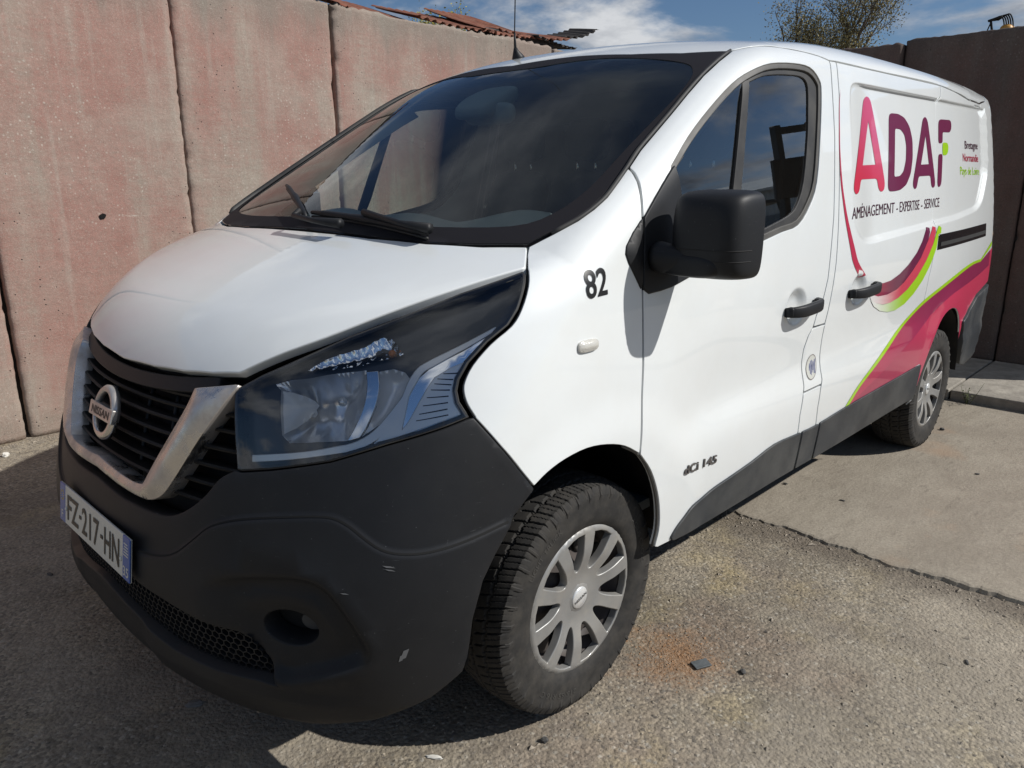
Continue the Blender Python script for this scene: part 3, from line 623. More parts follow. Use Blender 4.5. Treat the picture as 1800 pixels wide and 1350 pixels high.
def cdt(loop, holes, inner):
    pts = [tuple(p) for p in loop]; loops = [list(range(len(loop)))]; edges = []
    for h in holes: o = len(pts); pts += [tuple(p) for p in h]; loops.append(list(range(o, o + len(h))))
    for lp in loops: edges += [(lp[i], lp[(i + 1) % len(lp)]) for i in range(len(lp))]
    pts += [tuple(p) for p in inner]
    r = geometry.delaunay_2d_cdt([Vector(p) for p in pts], edges, [], 0, 1e-7)
    V2 = np.array([tuple(v) for v in r[0]]); F = [tuple(f) for f in r[2]]; cen = np.array([V2[list(f)].mean(0) for f in F]); keep = inpoly(cen, np.asarray(loop))
    for h in holes: keep &= ~inpoly(cen, np.asarray(h))
    F = [f for f, k in zip(F, keep) if k]; inv = {}
    for i, src in enumerate(r[3]):
        for q in src: inv[q] = i
    return V2, F, [[inv[i] for i in lp] for lp in loops]
def sheet(name, parent, mat, loop, chart, grid=.03, holes=(), rim=None, gap=0.0, off=0.0, pts=None, meshn=False, both=False, bstep=None, hole_rim=True, loop_is2=False, flip=False):
    """a panel cut out of the body surface: outline (3-D points on it), optional holes, edges turned in by rim=(radius, depth)"""
    L2 = np.asarray(loop, float) if loop_is2 else chart.to2(loop); L2 = L2[np.r_[True, np.linalg.norm(np.diff(L2, axis=0), axis=1) > 1e-5]]
    if np.linalg.norm(L2[0] - L2[-1]) < 1e-5: L2 = L2[:-1]
    if area2(L2) < 0: L2 = L2[::-1]
    st = bstep or grid * .6; L2 = resamp(L2, st)
    H2 = []
    for h in holes:
        h2 = np.asarray(h, float) if loop_is2 else chart.to2(h)
        if area2(h2) < 0: h2 = h2[::-1]
        h2 = resamp(h2, st)
        if gap: h2 = inset(h2, -gap)
        H2.append(h2)
    if gap: L2 = inset(L2, gap)
    lo, hi = L2.min(0), L2.max(0); gx, gy = np.meshgrid(np.arange(lo[0], hi[0], grid), np.arange(lo[1], hi[1], grid * .866)); gx = gx + (np.arange(gx.shape[0]) % 2)[:, None] * grid * .5
    I = np.stack([gx.ravel(), gy.ravel()], 1)
    if pts is not None: I = np.concatenate([np.asarray(pts), I[pdist(I, np.asarray(pts), False) > grid * .5]]) if len(pts) else I
    I = I[inpoly(I, L2)]
    if len(I): I = I[pdist(I, L2) > st * .55]
    for h in H2:
        if len(I): I = I[~inpoly(I, h)]
        if len(I): I = I[pdist(I, h) > st * .55]
    V2, F, loops = cdt(L2, H2, I)
    o_ = off(V2) if callable(off) else off
    P, N = chart.surf(V2, o_)
    f0 = F[len(F) // 2]; fl = 0
    for f in F[:: max(1, len(F) // 60)]: fl += np.sign(np.dot(np.cross(P[f[1]] - P[f[0]], P[f[2]] - P[f[0]]), N[f[0]]))
    if fl < 0: F = [tuple(reversed(f)) for f in F]
    V = P.tolist(); NN = N.tolist()
    if rim:
        r, dep = rim
        for li, lp in enumerate(loops):
            if li > 0 and not hole_rim: continue
            n = len(lp); Q = P[lp]; nn = N[lp]; tg = np.roll(Q, -1, 0) - np.roll(Q, 1, 0); tg /= np.maximum(np.linalg.norm(tg, axis=1, keepdims=True), 1e-9); T = np.cross(tg, nn); T /= np.maximum(np.linalg.norm(T, axis=1, keepdims=True), 1e-9)
            # outward (away from the panel material)
            mid = inpoly(V2[lp] + 0, L2); c2 = chart.to2(Q + T * .004); inside = inpoly(c2, L2)
            for h in H2: inside &= ~inpoly(c2, h)
            if inside.mean() > .5: T = -T
            rings = [list(lp)]
            for (a, b_, nv) in ((.55, .18, nn + T), (1.0, .9, T), (1.0, max(dep / r, 1.2), T)):
                base = len(V); V += (Q + T * r * a - nn * r * b_).tolist(); nvn = nv / np.maximum(np.linalg.norm(nv, axis=1, keepdims=True), 1e-9); NN += nvn.tolist(); rings.append(list(range(base, base + n)))
            for a, b_ in zip(rings[:-1], rings[1:]):
                for i in range(n):
                    j = (i + 1) % n; q = (a[i], a[j], b_[j], b_[i]); cr = np.cross(np.array(V[q[1]]) - V[q[0]], np.array(V[q[2]]) - V[q[0]])
                    if np.dot(cr, NN[b_[i]]) < 0: q = tuple(reversed(q))
                    F.append(q)
    nrm = None if meshn else np.array(NN)
    o = emit(name, V, F, mat, parent, nrm)
    if both: return o, emit(name, V, F, mat, both if both is not True else parent, nrm, flip_y=True)
    return o
def full(half):
    """mirror a half outline (running from the centre line to the centre line, y<0) into a closed one"""
    h = np.asarray(half, float); h = h.copy(); h[0, 1] = 0; h[-1, 1] = 0; m = h[1:-1][::-1] * np.array([1, -1, 1]); return np.concatenate([h, m])
def cat(*a): return np.concatenate([np.asarray(q, float) for q in a])
def rev(a): return np.asarray(a, float)[::-1]
S_ = Flat((0, 1, 0), (1, 0, 0)); S_.e2 = np.array([0, 0, 1.]); NOSE = Round(); TOP = Flat((.30, 0, -.95), (0, 1, 0), 1.6, (1.5, 0, 1.3)); WS = Flat((.52, 0, -.85), (0, 1, 0), 1.6, (1.3, 0, 1.5)); ROOF = Flat((0, 0, -1), (1, 0, 0), 1.2, (2.4, 0, 1.6)); ROOF.e2 = np.array([0, 1., 0])
FEND = Flat((.42, .82, -.40), (1, 0, 0), 1.9, (.9, 0, 1.)); DOOR = Flat((.12, .93, -.36), (1, 0, 0), 1.9, (1.8, 0, 1.)); REAR = Flat((-.42, .88, -.2), (1, 0, 0), 2.2, (4.2, 0, 1.))
# outlines of the van's panels and markings, points on its left side in metres
CV = {
 'door_rear': [(2.3287,-0.8415,1.8375),(2.3326,-0.8459,1.8293),(2.3334,-0.8526,1.8111),(2.3307,-0.8627,1.7628),(2.3262,-0.8786,1.6805),(2.3216,-0.8982,1.5709),(2.3043,-0.9178,1.4535),(2.2818,-0.941,1.2962),(2.2429,-0.96,1.1387),(2.2298,-0.9656,1.0801),(2.2,-0.9701,1.0109),(2.1574,-0.9706,0.9554),(2.1452,-0.9685,0.9141)],
 'flap_front': [(2.1452,-0.9685,0.9141),(2.1172,-0.9662,0.8873),(2.0957,-0.9619,0.8411),(2.093,-0.9602,0.792),(2.1089,-0.966,0.7026),(2.1049,-0.9677,0.6784)],
 'quart_front': [(2.1049,-0.9677,0.6784),(2.0947,-0.9685,0.598),(2.1048,-0.9639,0.5233)],
 'slide_front': [(2.3879,-0.8459,1.8312),(2.3913,-0.8501,1.8204),(2.3894,-0.8617,1.7678),(2.3885,-0.8714,1.7188),(2.3789,-0.8825,1.6593),(2.362,-0.898,1.5723),(2.3482,-0.9178,1.4538),(2.3209,-0.9464,1.2547),(2.3008,-0.9605,1.1343),(2.2728,-0.9693,1.0273),(2.2499,-0.9688,0.9183),(2.2472,-0.9637,0.8613),(2.2513,-0.9602,0.79),(2.2578,-0.963,0.7376),(2.2676,-0.9665,0.6972),(2.2566,-0.9686,0.6604),(2.2529,-0.9681,0.5883),(2.2649,-0.9637,0.5207)],
 'flap_top': [(2.1452,-0.9685,0.9141),(2.2475,-0.9685,0.9136)],
 'flap_bot': [(2.106,-0.9675,0.6813),(2.2616,-0.9677,0.679)],
 'slide_rear': [(3.6431,-0.8397,1.8505),(3.6185,-0.8543,1.7972),(3.5968,-0.8692,1.7248),(3.5581,-0.9049,1.5296),(3.5093,-0.9365,1.3286),(3.4904,-0.9501,1.225),(3.4671,-0.9647,1.0908),(3.4308,-0.9709,0.973),(3.4324,-0.9644,0.8676),(3.4425,-0.9612,0.7668),(3.4163,-0.9683,0.6674),(3.408,-0.9658,0.548)],
 'gutter': [(2.3905,-0.8455,1.8322),(2.6649,-0.8467,1.8348),(2.9146,-0.846,1.8389),(3.6409,-0.8402,1.8495)],
 'emb': [(2.4892,-0.8612,1.7707),(3.1266,-0.8597,1.7778),(3.926,-0.8463,1.7888),(4.701,-0.7949,1.8076),(4.8556,-0.7837,1.8004),(4.7849,-0.8308,1.5831),(4.6295,-0.8691,1.4252),(4.486,-0.8975,1.3013),(4.3397,-0.9121,1.264),(3.8552,-0.9406,1.2348),(3.5102,-0.9502,1.2242),(3.0614,-0.9525,1.2052),(2.6293,-0.9546,1.1874),(2.5692,-0.9542,1.1909),(2.5302,-0.9517,1.2121),(2.4616,-0.9461,1.2576)],
 'clad_top': [(1.2713,-0.9646,0.4099),(1.294,-0.9671,0.432),(1.3307,-0.9694,0.4541),(1.371,-0.9712,0.4754),(1.4377,-0.9634,0.4813),(1.5104,-0.9612,0.4922),(1.5981,-0.9618,0.4989),(1.7472,-0.963,0.5121),(1.9071,-0.9646,0.5324),(2.1006,-0.9639,0.523),(2.2667,-0.9634,0.5168),(2.5605,-0.9641,0.5262),(3.0385,-0.9647,0.5324),(3.4038,-0.965,0.5372)],
 'clad_bot': [(1.2855,-0.963,0.3968),(1.4935,-0.9491,0.3811),(1.7166,-0.949,0.3796),(1.9697,-0.949,0.38),(2.1383,-0.9487,0.3773),(2.3151,-0.9481,0.3727),(2.6504,-0.9475,0.3684),(3.151,-0.9474,0.3675),(3.393,-0.9471,0.3647)],
 'rail_top': [(3.5134,-0.9567,1.1685),(4.6017,-0.9054,1.1708)],
 'rail_bot': [(3.4956,-0.9628,1.1107),(4.5571,-0.9159,1.1016)],
 'arch_f': [(0.6623,-0.9732,0.7559),(0.707,-0.9761,0.7787),(0.7647,-0.9797,0.7955),(0.84,-0.9836,0.8031),(0.9159,-0.9858,0.7932),(0.9894,-0.9868,0.7703),(1.0601,-0.9868,0.7296),(1.1179,-0.9849,0.6661),(1.1623,-0.9808,0.5881),(1.1864,-0.9755,0.5184),(1.1957,-0.97,0.4595),(1.1874,-0.9642,0.4062)],
 'arch_r': [(3.4449,-0.9655,0.5182),(3.4967,-0.9732,0.5794),(3.5664,-0.9746,0.6769),(3.6456,-0.9751,0.7279),(3.7004,-0.976,0.7529),(3.7886,-0.9776,0.7656),(3.8834,-0.9768,0.7603),(3.9714,-0.9739,0.731),(4.0469,-0.969,0.6841),(4.0909,-0.9652,0.6451)],
 'rb_top': [(4.0919,-0.9651,0.644),(4.3918,-0.938,0.7074),(4.5313,-0.9298,0.7616)],
 'dgap': [(1.1494,-0.8455,1.4545),(1.1445,-0.8672,1.4431),(1.1331,-0.8921,1.4193),(1.1178,-0.913,1.3878),(1.1023,-0.929,1.3511),(1.0902,-0.9426,1.2827),(1.0788,-0.9562,1.1717),(1.0744,-0.9661,1.0723),(1.0726,-0.9727,0.9701),(1.0665,-0.9804,0.8514),(1.0601,-0.9868,0.7296)],
 'win': [(1.2611,-0.9083,1.4591),(1.3688,-0.8885,1.5373),(1.4947,-0.8723,1.6153),(1.6355,-0.86,1.6933),(1.7413,-0.8592,1.737),(1.8702,-0.8589,1.7705),(2.0325,-0.8573,1.7863),(2.1537,-0.8582,1.7851),(2.2208,-0.8644,1.7544),(2.2305,-0.873,1.7105),(2.1951,-0.899,1.5663),(2.1455,-0.9239,1.415),(2.0823,-0.9348,1.3407),(1.9882,-0.943,1.2808),(1.8687,-0.9451,1.2645),(1.7488,-0.9475,1.2461),(1.5797,-0.951,1.2177),(1.3097,-0.9565,1.1706)],
 'winglass': [(1.2877,-0.9105,1.4651),(1.3775,-0.8981,1.5255),(1.5028,-0.8829,1.6031),(1.6328,-0.87,1.6768),(1.7345,-0.8681,1.7165),(1.8598,-0.8662,1.7451),(2.025,-0.8633,1.7602),(2.1207,-0.8635,1.7589),(2.1553,-0.8698,1.7269),(2.1419,-0.8863,1.6381),(2.1256,-0.8995,1.5638),(2.0719,-0.9238,1.4153),(2.0104,-0.9351,1.3388),(1.9383,-0.9398,1.3046),(1.7582,-0.9445,1.2698),(1.581,-0.9488,1.2357),(1.3287,-0.9542,1.1904)],
 'divider': [(1.7076,-0.8681,1.7079),(1.6053,-0.9254,1.4044)],
 'mbase': [(1.2637,-0.9103,1.4562),(1.18,-0.9236,1.3939),(1.1022,-0.9351,1.3319),(1.0895,-0.9462,1.255),(1.0781,-0.9571,1.1633),(1.1018,-0.9588,1.1495),(1.1533,-0.9586,1.1514),(1.2071,-0.9581,1.1562),(1.2983,-0.9561,1.1747)],
 'mbase2': [(1.092,-0.9353,1.3283),(1.0511,-0.94,1.2974),(1.0206,-0.944,1.2683),(1.0157,-0.9461,1.2516),(1.0251,-0.9488,1.2303),(1.0698,-0.9571,1.1634),(1.0789,-0.9572,1.1624)],
 'handle': [(2.0067,-0.9702,1.0077),(1.8705,-0.9705,0.9979),(2.1559,-0.97,1.0129)],
 'handle2': [(2.4203,-0.9704,1.0022),(2.7049,-0.9699,1.0158)],
 'hcup': [(1.9856,-0.9672,1.0604),(2.0482,-0.9691,1.0308),(2.068,-0.9707,0.961),(1.948,-0.9707,0.9594),(1.8734,-0.9708,0.9808),(1.8797,-0.9694,1.0246),(1.9409,-0.968,1.0483)],
 'hcup2': [(2.5732,-0.9671,1.0614),(2.6435,-0.9689,1.0351),(2.6575,-0.9708,0.9663),(2.5198,-0.9705,0.9519),(2.4279,-0.9708,0.9724),(2.4256,-0.9698,1.0176),(2.5234,-0.9686,1.04)],
 'repeater': [(0.8207,-0.9626,1.0589),(0.8836,-0.9651,1.0493),(0.8514,-0.963,1.0663),(0.8498,-0.9651,1.0384),(0.8516,-0.9641,1.0515)],
 'n82': [(0.8699,-0.9398,1.2206),(0.9398,-0.9477,1.2277),(0.8577,-0.954,1.1597),(0.9349,-0.9556,1.1618)],
 'dci': [(1.294,-0.9825,0.6252),(1.493,-0.9692,0.6082),(1.2982,-0.9815,0.6018),(1.4992,-0.9679,0.58)],
 'sticker': [(2.1756,-0.9602,0.8059),(2.2225,-0.9612,0.763),(2.1808,-0.9651,0.7137),(2.1288,-0.9607,0.7733)],
 'gA': [(2.7104,-0.8683,1.7345),(2.7425,-0.87,1.7259),(2.7594,-0.8774,1.6867),(2.8579,-0.9251,1.4069),(2.8516,-0.9285,1.3844),(2.8184,-0.9299,1.3749),(2.7874,-0.9284,1.3851),(2.7772,-0.9216,1.4294),(2.565,-0.9221,1.4262),(2.5387,-0.929,1.3808),(2.5035,-0.9306,1.3697),(2.4758,-0.9289,1.3815),(2.4846,-0.9248,1.4089),(2.6583,-0.8733,1.7086),(2.6774,-0.8704,1.7238)],
 'gAi': [(2.7062,-0.8854,1.6436),(2.7615,-0.9136,1.4794),(2.6006,-0.9144,1.4749)],
 'gD': [(2.9649,-0.878,1.6839),(3.0586,-0.8775,1.6866),(3.1371,-0.8796,1.6753),(3.1977,-0.8857,1.6417),(3.2263,-0.8954,1.5872),(3.2174,-0.9082,1.5123),(3.1844,-0.9187,1.4479),(3.1247,-0.9257,1.4028),(3.0494,-0.9288,1.3824),(2.9774,-0.9295,1.3775),(2.9126,-0.9295,1.3772),(2.898,-0.9282,1.3865),(2.9482,-0.8795,1.6755)],
 'gDi': [(3.0095,-0.8875,1.6319),(3.0806,-0.8876,1.6314),(3.1291,-0.8913,1.6101),(3.1467,-0.8995,1.5637),(3.133,-0.9102,1.5004),(3.0963,-0.9179,1.4528),(3.0456,-0.9211,1.4329),(2.9724,-0.9216,1.4293)],
 'gA2': [(3.423,-0.8758,1.6957),(3.4541,-0.8781,1.6835),(3.5329,-0.9255,1.4032),(3.5238,-0.9277,1.3889),(3.5017,-0.9284,1.385),(3.4769,-0.9273,1.3921),(3.4692,-0.9196,1.4421),(3.2915,-0.9202,1.4384),(3.2626,-0.9279,1.3883),(3.2393,-0.929,1.3809),(3.2172,-0.9278,1.3887),(3.2149,-0.9254,1.4049),(3.3893,-0.8782,1.6829)],
 'gA2i': [(3.4161,-0.8904,1.6155),(3.4474,-0.912,1.4893),(3.3323,-0.9126,1.4858)],
 'gF': [(3.6593,-0.8736,1.695),(3.8375,-0.8671,1.7007),(3.8635,-0.8677,1.6924),(3.8574,-0.873,1.6652),(3.8262,-0.8772,1.6488),(3.6895,-0.8822,1.6443),(3.6804,-0.8915,1.5933),(3.6135,-0.8936,1.5901),(3.6306,-0.8763,1.6838)],
 'gF2': [(3.6051,-0.9035,1.5334),(3.6716,-0.9016,1.5359),(3.6349,-0.924,1.4026),(3.6055,-0.9267,1.3882),(3.5778,-0.9267,1.3913),(3.5747,-0.9241,1.4088)],
 'gFg': [(3.6843,-0.8921,1.5894),(3.7666,-0.8895,1.5907),(3.7844,-0.8905,1.5817),(3.7777,-0.8954,1.5547),(3.7464,-0.899,1.5392),(3.6762,-0.9014,1.5365)],
 't1': [(2.4476,-0.9433,1.2789),(2.4954,-0.9391,1.3097),(3.6028,-0.9401,1.2943),(3.6141,-0.9347,1.3324)],
 't2': [(4.1402,-0.8759,1.5763),(4.484,-0.8536,1.5821),(4.1488,-0.8675,1.6211)],
 't3': [(4.0843,-0.8898,1.5115),(4.4873,-0.865,1.5142),(4.0906,-0.8825,1.5528)],
 't4': [(4.0148,-0.9041,1.4446),(4.5016,-0.8754,1.4446),(4.0197,-0.8968,1.4886)],
 'arc_o': [(2.4021,-0.8679,1.737),(2.3773,-0.8784,1.6815),(2.3617,-0.8942,1.594),(2.3531,-0.9062,1.524),(2.3515,-0.9226,1.4229),(2.3644,-0.9332,1.3517),(2.3866,-0.9439,1.2744),(2.4291,-0.9559,1.1758),(2.4186,-0.9569,1.1672),(2.4614,-0.9623,1.1163),(2.5356,-0.9678,1.0524)],
 'arc_i': [(2.4021,-0.8679,1.737),(2.382,-0.8783,1.6818),(2.3687,-0.8941,1.5943),(2.3612,-0.9062,1.5242),(2.3654,-0.9226,1.4229),(2.3821,-0.9333,1.3513),(2.4132,-0.944,1.2734),(2.4727,-0.9562,1.173),(2.4678,-0.9573,1.1639),(2.5148,-0.9624,1.115),(2.5985,-0.9673,1.0585)],
 's1': [(2.7043,-0.9698,1.0185),(2.8022,-0.9702,1.0078),(2.8921,-0.9701,1.0099),(3.0008,-0.9692,1.0289),(3.1034,-0.9673,1.0596),(3.2103,-0.9634,1.1048),(3.2807,-0.9587,1.1507),(3.3218,-0.954,1.1925),(3.3386,-0.9519,1.21),(3.3766,-0.9525,1.2055),(3.3889,-0.9548,1.1858),(3.3579,-0.9592,1.1463),(3.2674,-0.9659,1.0772),(3.1618,-0.9694,1.0248),(3.072,-0.9707,0.9862),(2.9837,-0.9708,0.962),(2.8753,-0.9706,0.9526),(2.7664,-0.9706,0.9563),(2.6751,-0.9708,0.9713),(2.6594,-0.9708,0.9785),(2.7026,-0.9707,0.9911)],
 's2': [(2.6598,-0.9708,0.9773),(2.7664,-0.9706,0.9563),(2.8753,-0.9706,0.9526),(2.9837,-0.9708,0.962),(3.072,-0.9707,0.9862),(3.1618,-0.9694,1.0248),(3.2674,-0.9659,1.0772),(3.3579,-0.9592,1.1463),(3.4112,-0.9541,1.1916),(3.4262,-0.9519,1.2102),(3.468,-0.9527,1.2041),(3.4739,-0.9553,1.1816),(3.4391,-0.9612,1.1276),(3.3475,-0.9674,1.0574),(3.235,-0.9707,0.9911),(3.1295,-0.9704,0.9468),(3.0244,-0.969,0.921),(2.9346,-0.9683,0.9113),(2.841,-0.9685,0.9139),(2.743,-0.9697,0.9319),(2.682,-0.9706,0.9533)],
 's3': [(2.6826,-0.9705,0.952),(2.743,-0.9697,0.9319),(2.8419,-0.9684,0.9125),(2.9346,-0.9683,0.9113),(3.0244,-0.969,0.921),(3.1295,-0.9704,0.9468),(3.235,-0.9707,0.9911),(3.3475,-0.9674,1.0574),(3.4391,-0.9612,1.1276),(3.4923,-0.9546,1.1877),(3.5197,-0.9518,1.2103),(3.5626,-0.9528,1.1985),(3.5592,-0.9557,1.1738),(3.5174,-0.9567,1.1689),(3.4949,-0.9629,1.1101),(3.4298,-0.9683,1.0441),(3.3315,-0.9708,0.9682),(3.2318,-0.9686,0.9152),(3.1306,-0.9656,0.8814),(3.0212,-0.9642,0.8672),(2.9231,-0.9647,0.8715),(2.8203,-0.9664,0.8891),(2.7324,-0.9689,0.9192)],
 'wave_top': [(2.5463,-0.9644,0.5298),(2.6525,-0.9685,0.5992),(2.8037,-0.9685,0.663),(2.9785,-0.9639,0.7275),(3.1453,-0.9603,0.7854),(3.2926,-0.9612,0.8298),(3.4324,-0.9644,0.8676),(3.6044,-0.9684,0.901),(3.825,-0.9662,0.9363),(4.0746,-0.9552,0.9648),(4.3007,-0.9419,0.9785),(4.5336,-0.9265,0.9769)],
 'wave_lo': [(2.5848,-0.9642,0.5264),(2.6814,-0.9682,0.5901),(2.8335,-0.9689,0.6511),(3.0086,-0.9649,0.7161),(3.1732,-0.9606,0.7746),(3.3208,-0.9606,0.819),(3.461,-0.9633,0.8532),(3.6341,-0.9676,0.8866),(3.8563,-0.9656,0.9216),(4.1007,-0.9545,0.9488),(4.3172,-0.9416,0.963),(4.5239,-0.9279,0.9612)],
 'wave_dark': [(2.6206,-0.9642,0.5265),(2.7217,-0.9665,0.5585),(2.8324,-0.9679,0.5837),(2.9847,-0.969,0.6171),(3.1679,-0.9685,0.6631),(3.3304,-0.9661,0.7024),(3.5225,-0.963,0.7564),(3.698,-0.9684,0.811),(3.9016,-0.972,0.8509),(4.2061,-0.9509,0.8665),(4.5451,-0.9286,0.8886)],
 'hood_edge': [(0.2174,0.5051,0.9793),(0.1684,0.2769,0.9837),(0.1526,0.1235,0.9803),(0.1524,-0.0372,0.9844),(0.1614,-0.1753,0.9892),(0.1795,-0.3021,0.9954),(0.2042,-0.4037,1.0036),(0.2312,-0.4812,1.0124)],
 'hood_lamp': [(0.2312,-0.4812,1.0124),(0.2829,-0.5432,1.0504),(0.3642,-0.6303,1.095),(0.4621,-0.7061,1.1415),(0.5733,-0.7751,1.1836),(0.6743,-0.8261,1.2149),(0.7513,-0.8619,1.2341)],
 'hood_fender': [(0.7513,-0.8619,1.2341),(0.8236,-0.798,1.2729)],
 'lamp': [(0.2141,-0.4915,0.9812),(0.2202,-0.4981,0.9877),(0.2575,-0.5431,1.0188),(0.3065,-0.5978,1.0511),(0.394,-0.6738,1.1009),(0.4931,-0.7469,1.1445),(0.6009,-0.8061,1.1863),(0.7339,-0.8666,1.2274),(0.7309,-0.877,1.2221),(0.7103,-0.8946,1.1982),(0.6737,-0.9093,1.1536),(0.6432,-0.91,1.1243),(0.592,-0.8976,1.0926),(0.5456,-0.8871,1.0532),(0.5197,-0.8849,1.0203),(0.5099,-0.8879,0.998),(0.5083,-0.8961,0.975),(0.5189,-0.9132,0.9437),(0.4703,-0.8895,0.928),(0.3743,-0.8195,0.8978),(0.2883,-0.7361,0.8617),(0.2142,-0.6316,0.8373),(0.1767,-0.5599,0.824),(0.1734,-0.5511,0.8247),(0.1852,-0.5293,0.8834),(0.1991,-0.5088,0.9404)],
 'lamp_fend': [(0.7433,-0.8724,1.2291),(0.7157,-0.8982,1.198),(0.6794,-0.9124,1.1532),(0.6482,-0.9137,1.122),(0.5963,-0.9018,1.0885),(0.5514,-0.8926,1.0489),(0.5271,-0.8914,1.0159),(0.5197,-0.896,0.9934),(0.5207,-0.906,0.9681),(0.5295,-0.9194,0.9417)],
 'bump_fend': [(0.5288,-0.9195,0.9399),(0.5743,-0.9534,0.87),(0.6621,-0.9734,0.7526)],
 'ws_side': [(1.7851,-0.7621,1.8107),(1.6881,-0.7728,1.7689),(1.5907,-0.7813,1.7196),(1.4899,-0.7935,1.6612),(1.3948,-0.8068,1.6045),(1.3049,-0.8175,1.5509),(1.2203,-0.8272,1.5),(1.1531,-0.8427,1.4574),(1.0954,-0.8544,1.4209),(1.0375,-0.8639,1.3843),(0.9888,-0.8621,1.3568),(0.9407,-0.8521,1.3312),(0.8789,-0.8263,1.3007),(0.8236,-0.798,1.2729)],
 'ws_bot': [(0.8236,-0.798,1.2729),(0.7755,-0.6776,1.269),(0.7293,-0.5386,1.271),(0.6975,-0.3407,1.2762),(0.6893,-0.104,1.2816),(0.7061,0.1842,1.2889),(0.825,0.7378,1.2879)],
 'ws_top': [(1.6129,0.3949,1.8055),(1.5849,0.1674,1.8121),(1.6089,-0.0389,1.8261),(1.6485,-0.2711,1.8326),(1.668,-0.4721,1.819),(1.712,-0.6327,1.8101),(1.7836,-0.759,1.8109)],
 'band_in': [(1.6316,-0.6875,1.7632),(1.6026,-0.731,1.7386),(1.5551,-0.7535,1.708),(1.4476,-0.7701,1.6438),(1.3401,-0.782,1.5801),(1.2243,-0.7834,1.5136),(1.1969,-0.7876,1.4967),(1.0439,-0.7953,1.4057),(0.9483,-0.7836,1.352),(0.8808,-0.7502,1.319),(0.8162,-0.6145,1.3068)],
 'grille_out': [(0.2146,-0.4927,0.9813),(0.171,-0.5472,0.8222),(0.1493,-0.5089,0.7972),(0.1286,-0.4797,0.7584),(0.1074,-0.4394,0.7209),(0.0874,-0.384,0.6908),(0.0731,-0.3162,0.6792),(0.0569,-0.1668,0.6747),(0.0543,0.0238,0.6856),(0.0647,0.1913,0.7009),(0.082,0.3069,0.7206)],
 'v_out': [(0.2215,-0.4963,0.9907),(0.1876,-0.4718,0.9423),(0.1489,-0.4292,0.8697),(0.1107,-0.3783,0.7822),(0.09,-0.3406,0.7312),(0.0783,-0.2997,0.7098),(0.071,-0.2507,0.7044),(0.0636,-0.1591,0.7053),(0.0624,0.0013,0.7202),(0.0705,0.1587,0.7335)],
 'v_in': [(0.1774,-0.3792,0.9694),(0.1558,-0.3716,0.9281),(0.1272,-0.3377,0.8637),(0.0964,-0.2898,0.7836),(0.081,-0.2627,0.7388),(0.0774,-0.2493,0.7303),(0.0718,-0.201,0.7265),(0.0664,-0.0712,0.7326),(0.0694,0.0624,0.7453),(0.0751,0.1768,0.747)],
 'v_left': [(0.0865,0.2772,0.7531),(0.1221,0.3878,0.8152),(0.1633,0.4464,0.899)],
 'emblem': [(0.1,-0.027,0.8603),(0.1203,0.0084,0.9225),(0.0828,-0.053,0.7977),(0.0961,0.0524,0.8453),(0.1049,-0.1004,0.8703)],
 'plate': [(0.052,0.2927,0.5971),(0.0463,-0.2319,0.602),(0.0354,-0.2599,0.5112),(0.0314,0.2123,0.5169)],
 'crease': [(0.0425,-0.2425,0.5763),(0.0555,-0.3321,0.5867),(0.0734,-0.4067,0.6101),(0.0982,-0.4666,0.6579),(0.1217,-0.5126,0.6974),(0.1578,-0.5888,0.7259),(0.2103,-0.6833,0.744),(0.2604,-0.7569,0.751),(0.2839,-0.7943,0.7374),(0.3024,-0.8281,0.7109),(0.3234,-0.8587,0.6881),(0.3581,-0.8893,0.6774),(0.4131,-0.9214,0.677),(0.5266,-0.9568,0.6922),(0.5939,-0.9679,0.6996)],
 'lg_top': [(0.0273,0.186,0.4751),(0.0227,-0.0349,0.5097),(0.032,-0.2312,0.5027),(0.0509,-0.3765,0.4933),(0.0765,-0.4897,0.4818),(0.1097,-0.5873,0.4625),(0.1312,-0.6306,0.4281),(0.1567,-0.6627,0.3734),(0.1657,-0.6707,0.3545)],
 'lg_bot': [(0.1657,-0.6707,0.3545),(0.1405,-0.6226,0.3581),(0.1017,-0.5178,0.3484),(0.0645,-0.3732,0.3507),(0.0386,-0.2177,0.3757),(0.025,-0.0428,0.4095),(0.0238,0.1131,0.4482)],
 'fog_out': [(0.0605,-0.4167,0.5189),(0.086,-0.4909,0.57),(0.1254,-0.5859,0.6067),(0.184,-0.698,0.6267),(0.2206,-0.7566,0.6259),(0.2393,-0.7912,0.6026),(0.2609,-0.8349,0.5345),(0.2868,-0.8595,0.4638),(0.2812,-0.8516,0.4382),(0.2312,-0.7904,0.4054),(0.1672,-0.6737,0.3553)],
 'fog_in': [(0.127,-0.6167,0.5485),(0.174,-0.7054,0.5624),(0.1983,-0.7451,0.5625),(0.2147,-0.7745,0.541),(0.2305,-0.8013,0.4914)],
 'fog': [(0.1622,-0.6982,0.4856),(0.1654,-0.6994,0.5274),(0.1614,-0.6923,0.4397),(0.1287,-0.6323,0.4711),(0.1981,-0.7561,0.4951)],
 'bump_arch': [(0.6619,-0.9736,0.7499),(0.5938,-0.968,0.6974),(0.542,-0.9623,0.6316),(0.5095,-0.9568,0.5802),(0.4846,-0.9492,0.4942),(0.4761,-0.9393,0.3981),(0.4664,-0.9319,0.3627)],
 'bump_low': [(0.152,-0.5856,0.2756),(0.2259,-0.7357,0.2957),(0.2812,-0.8298,0.3482),(0.4661,-0.9326,0.3668)],
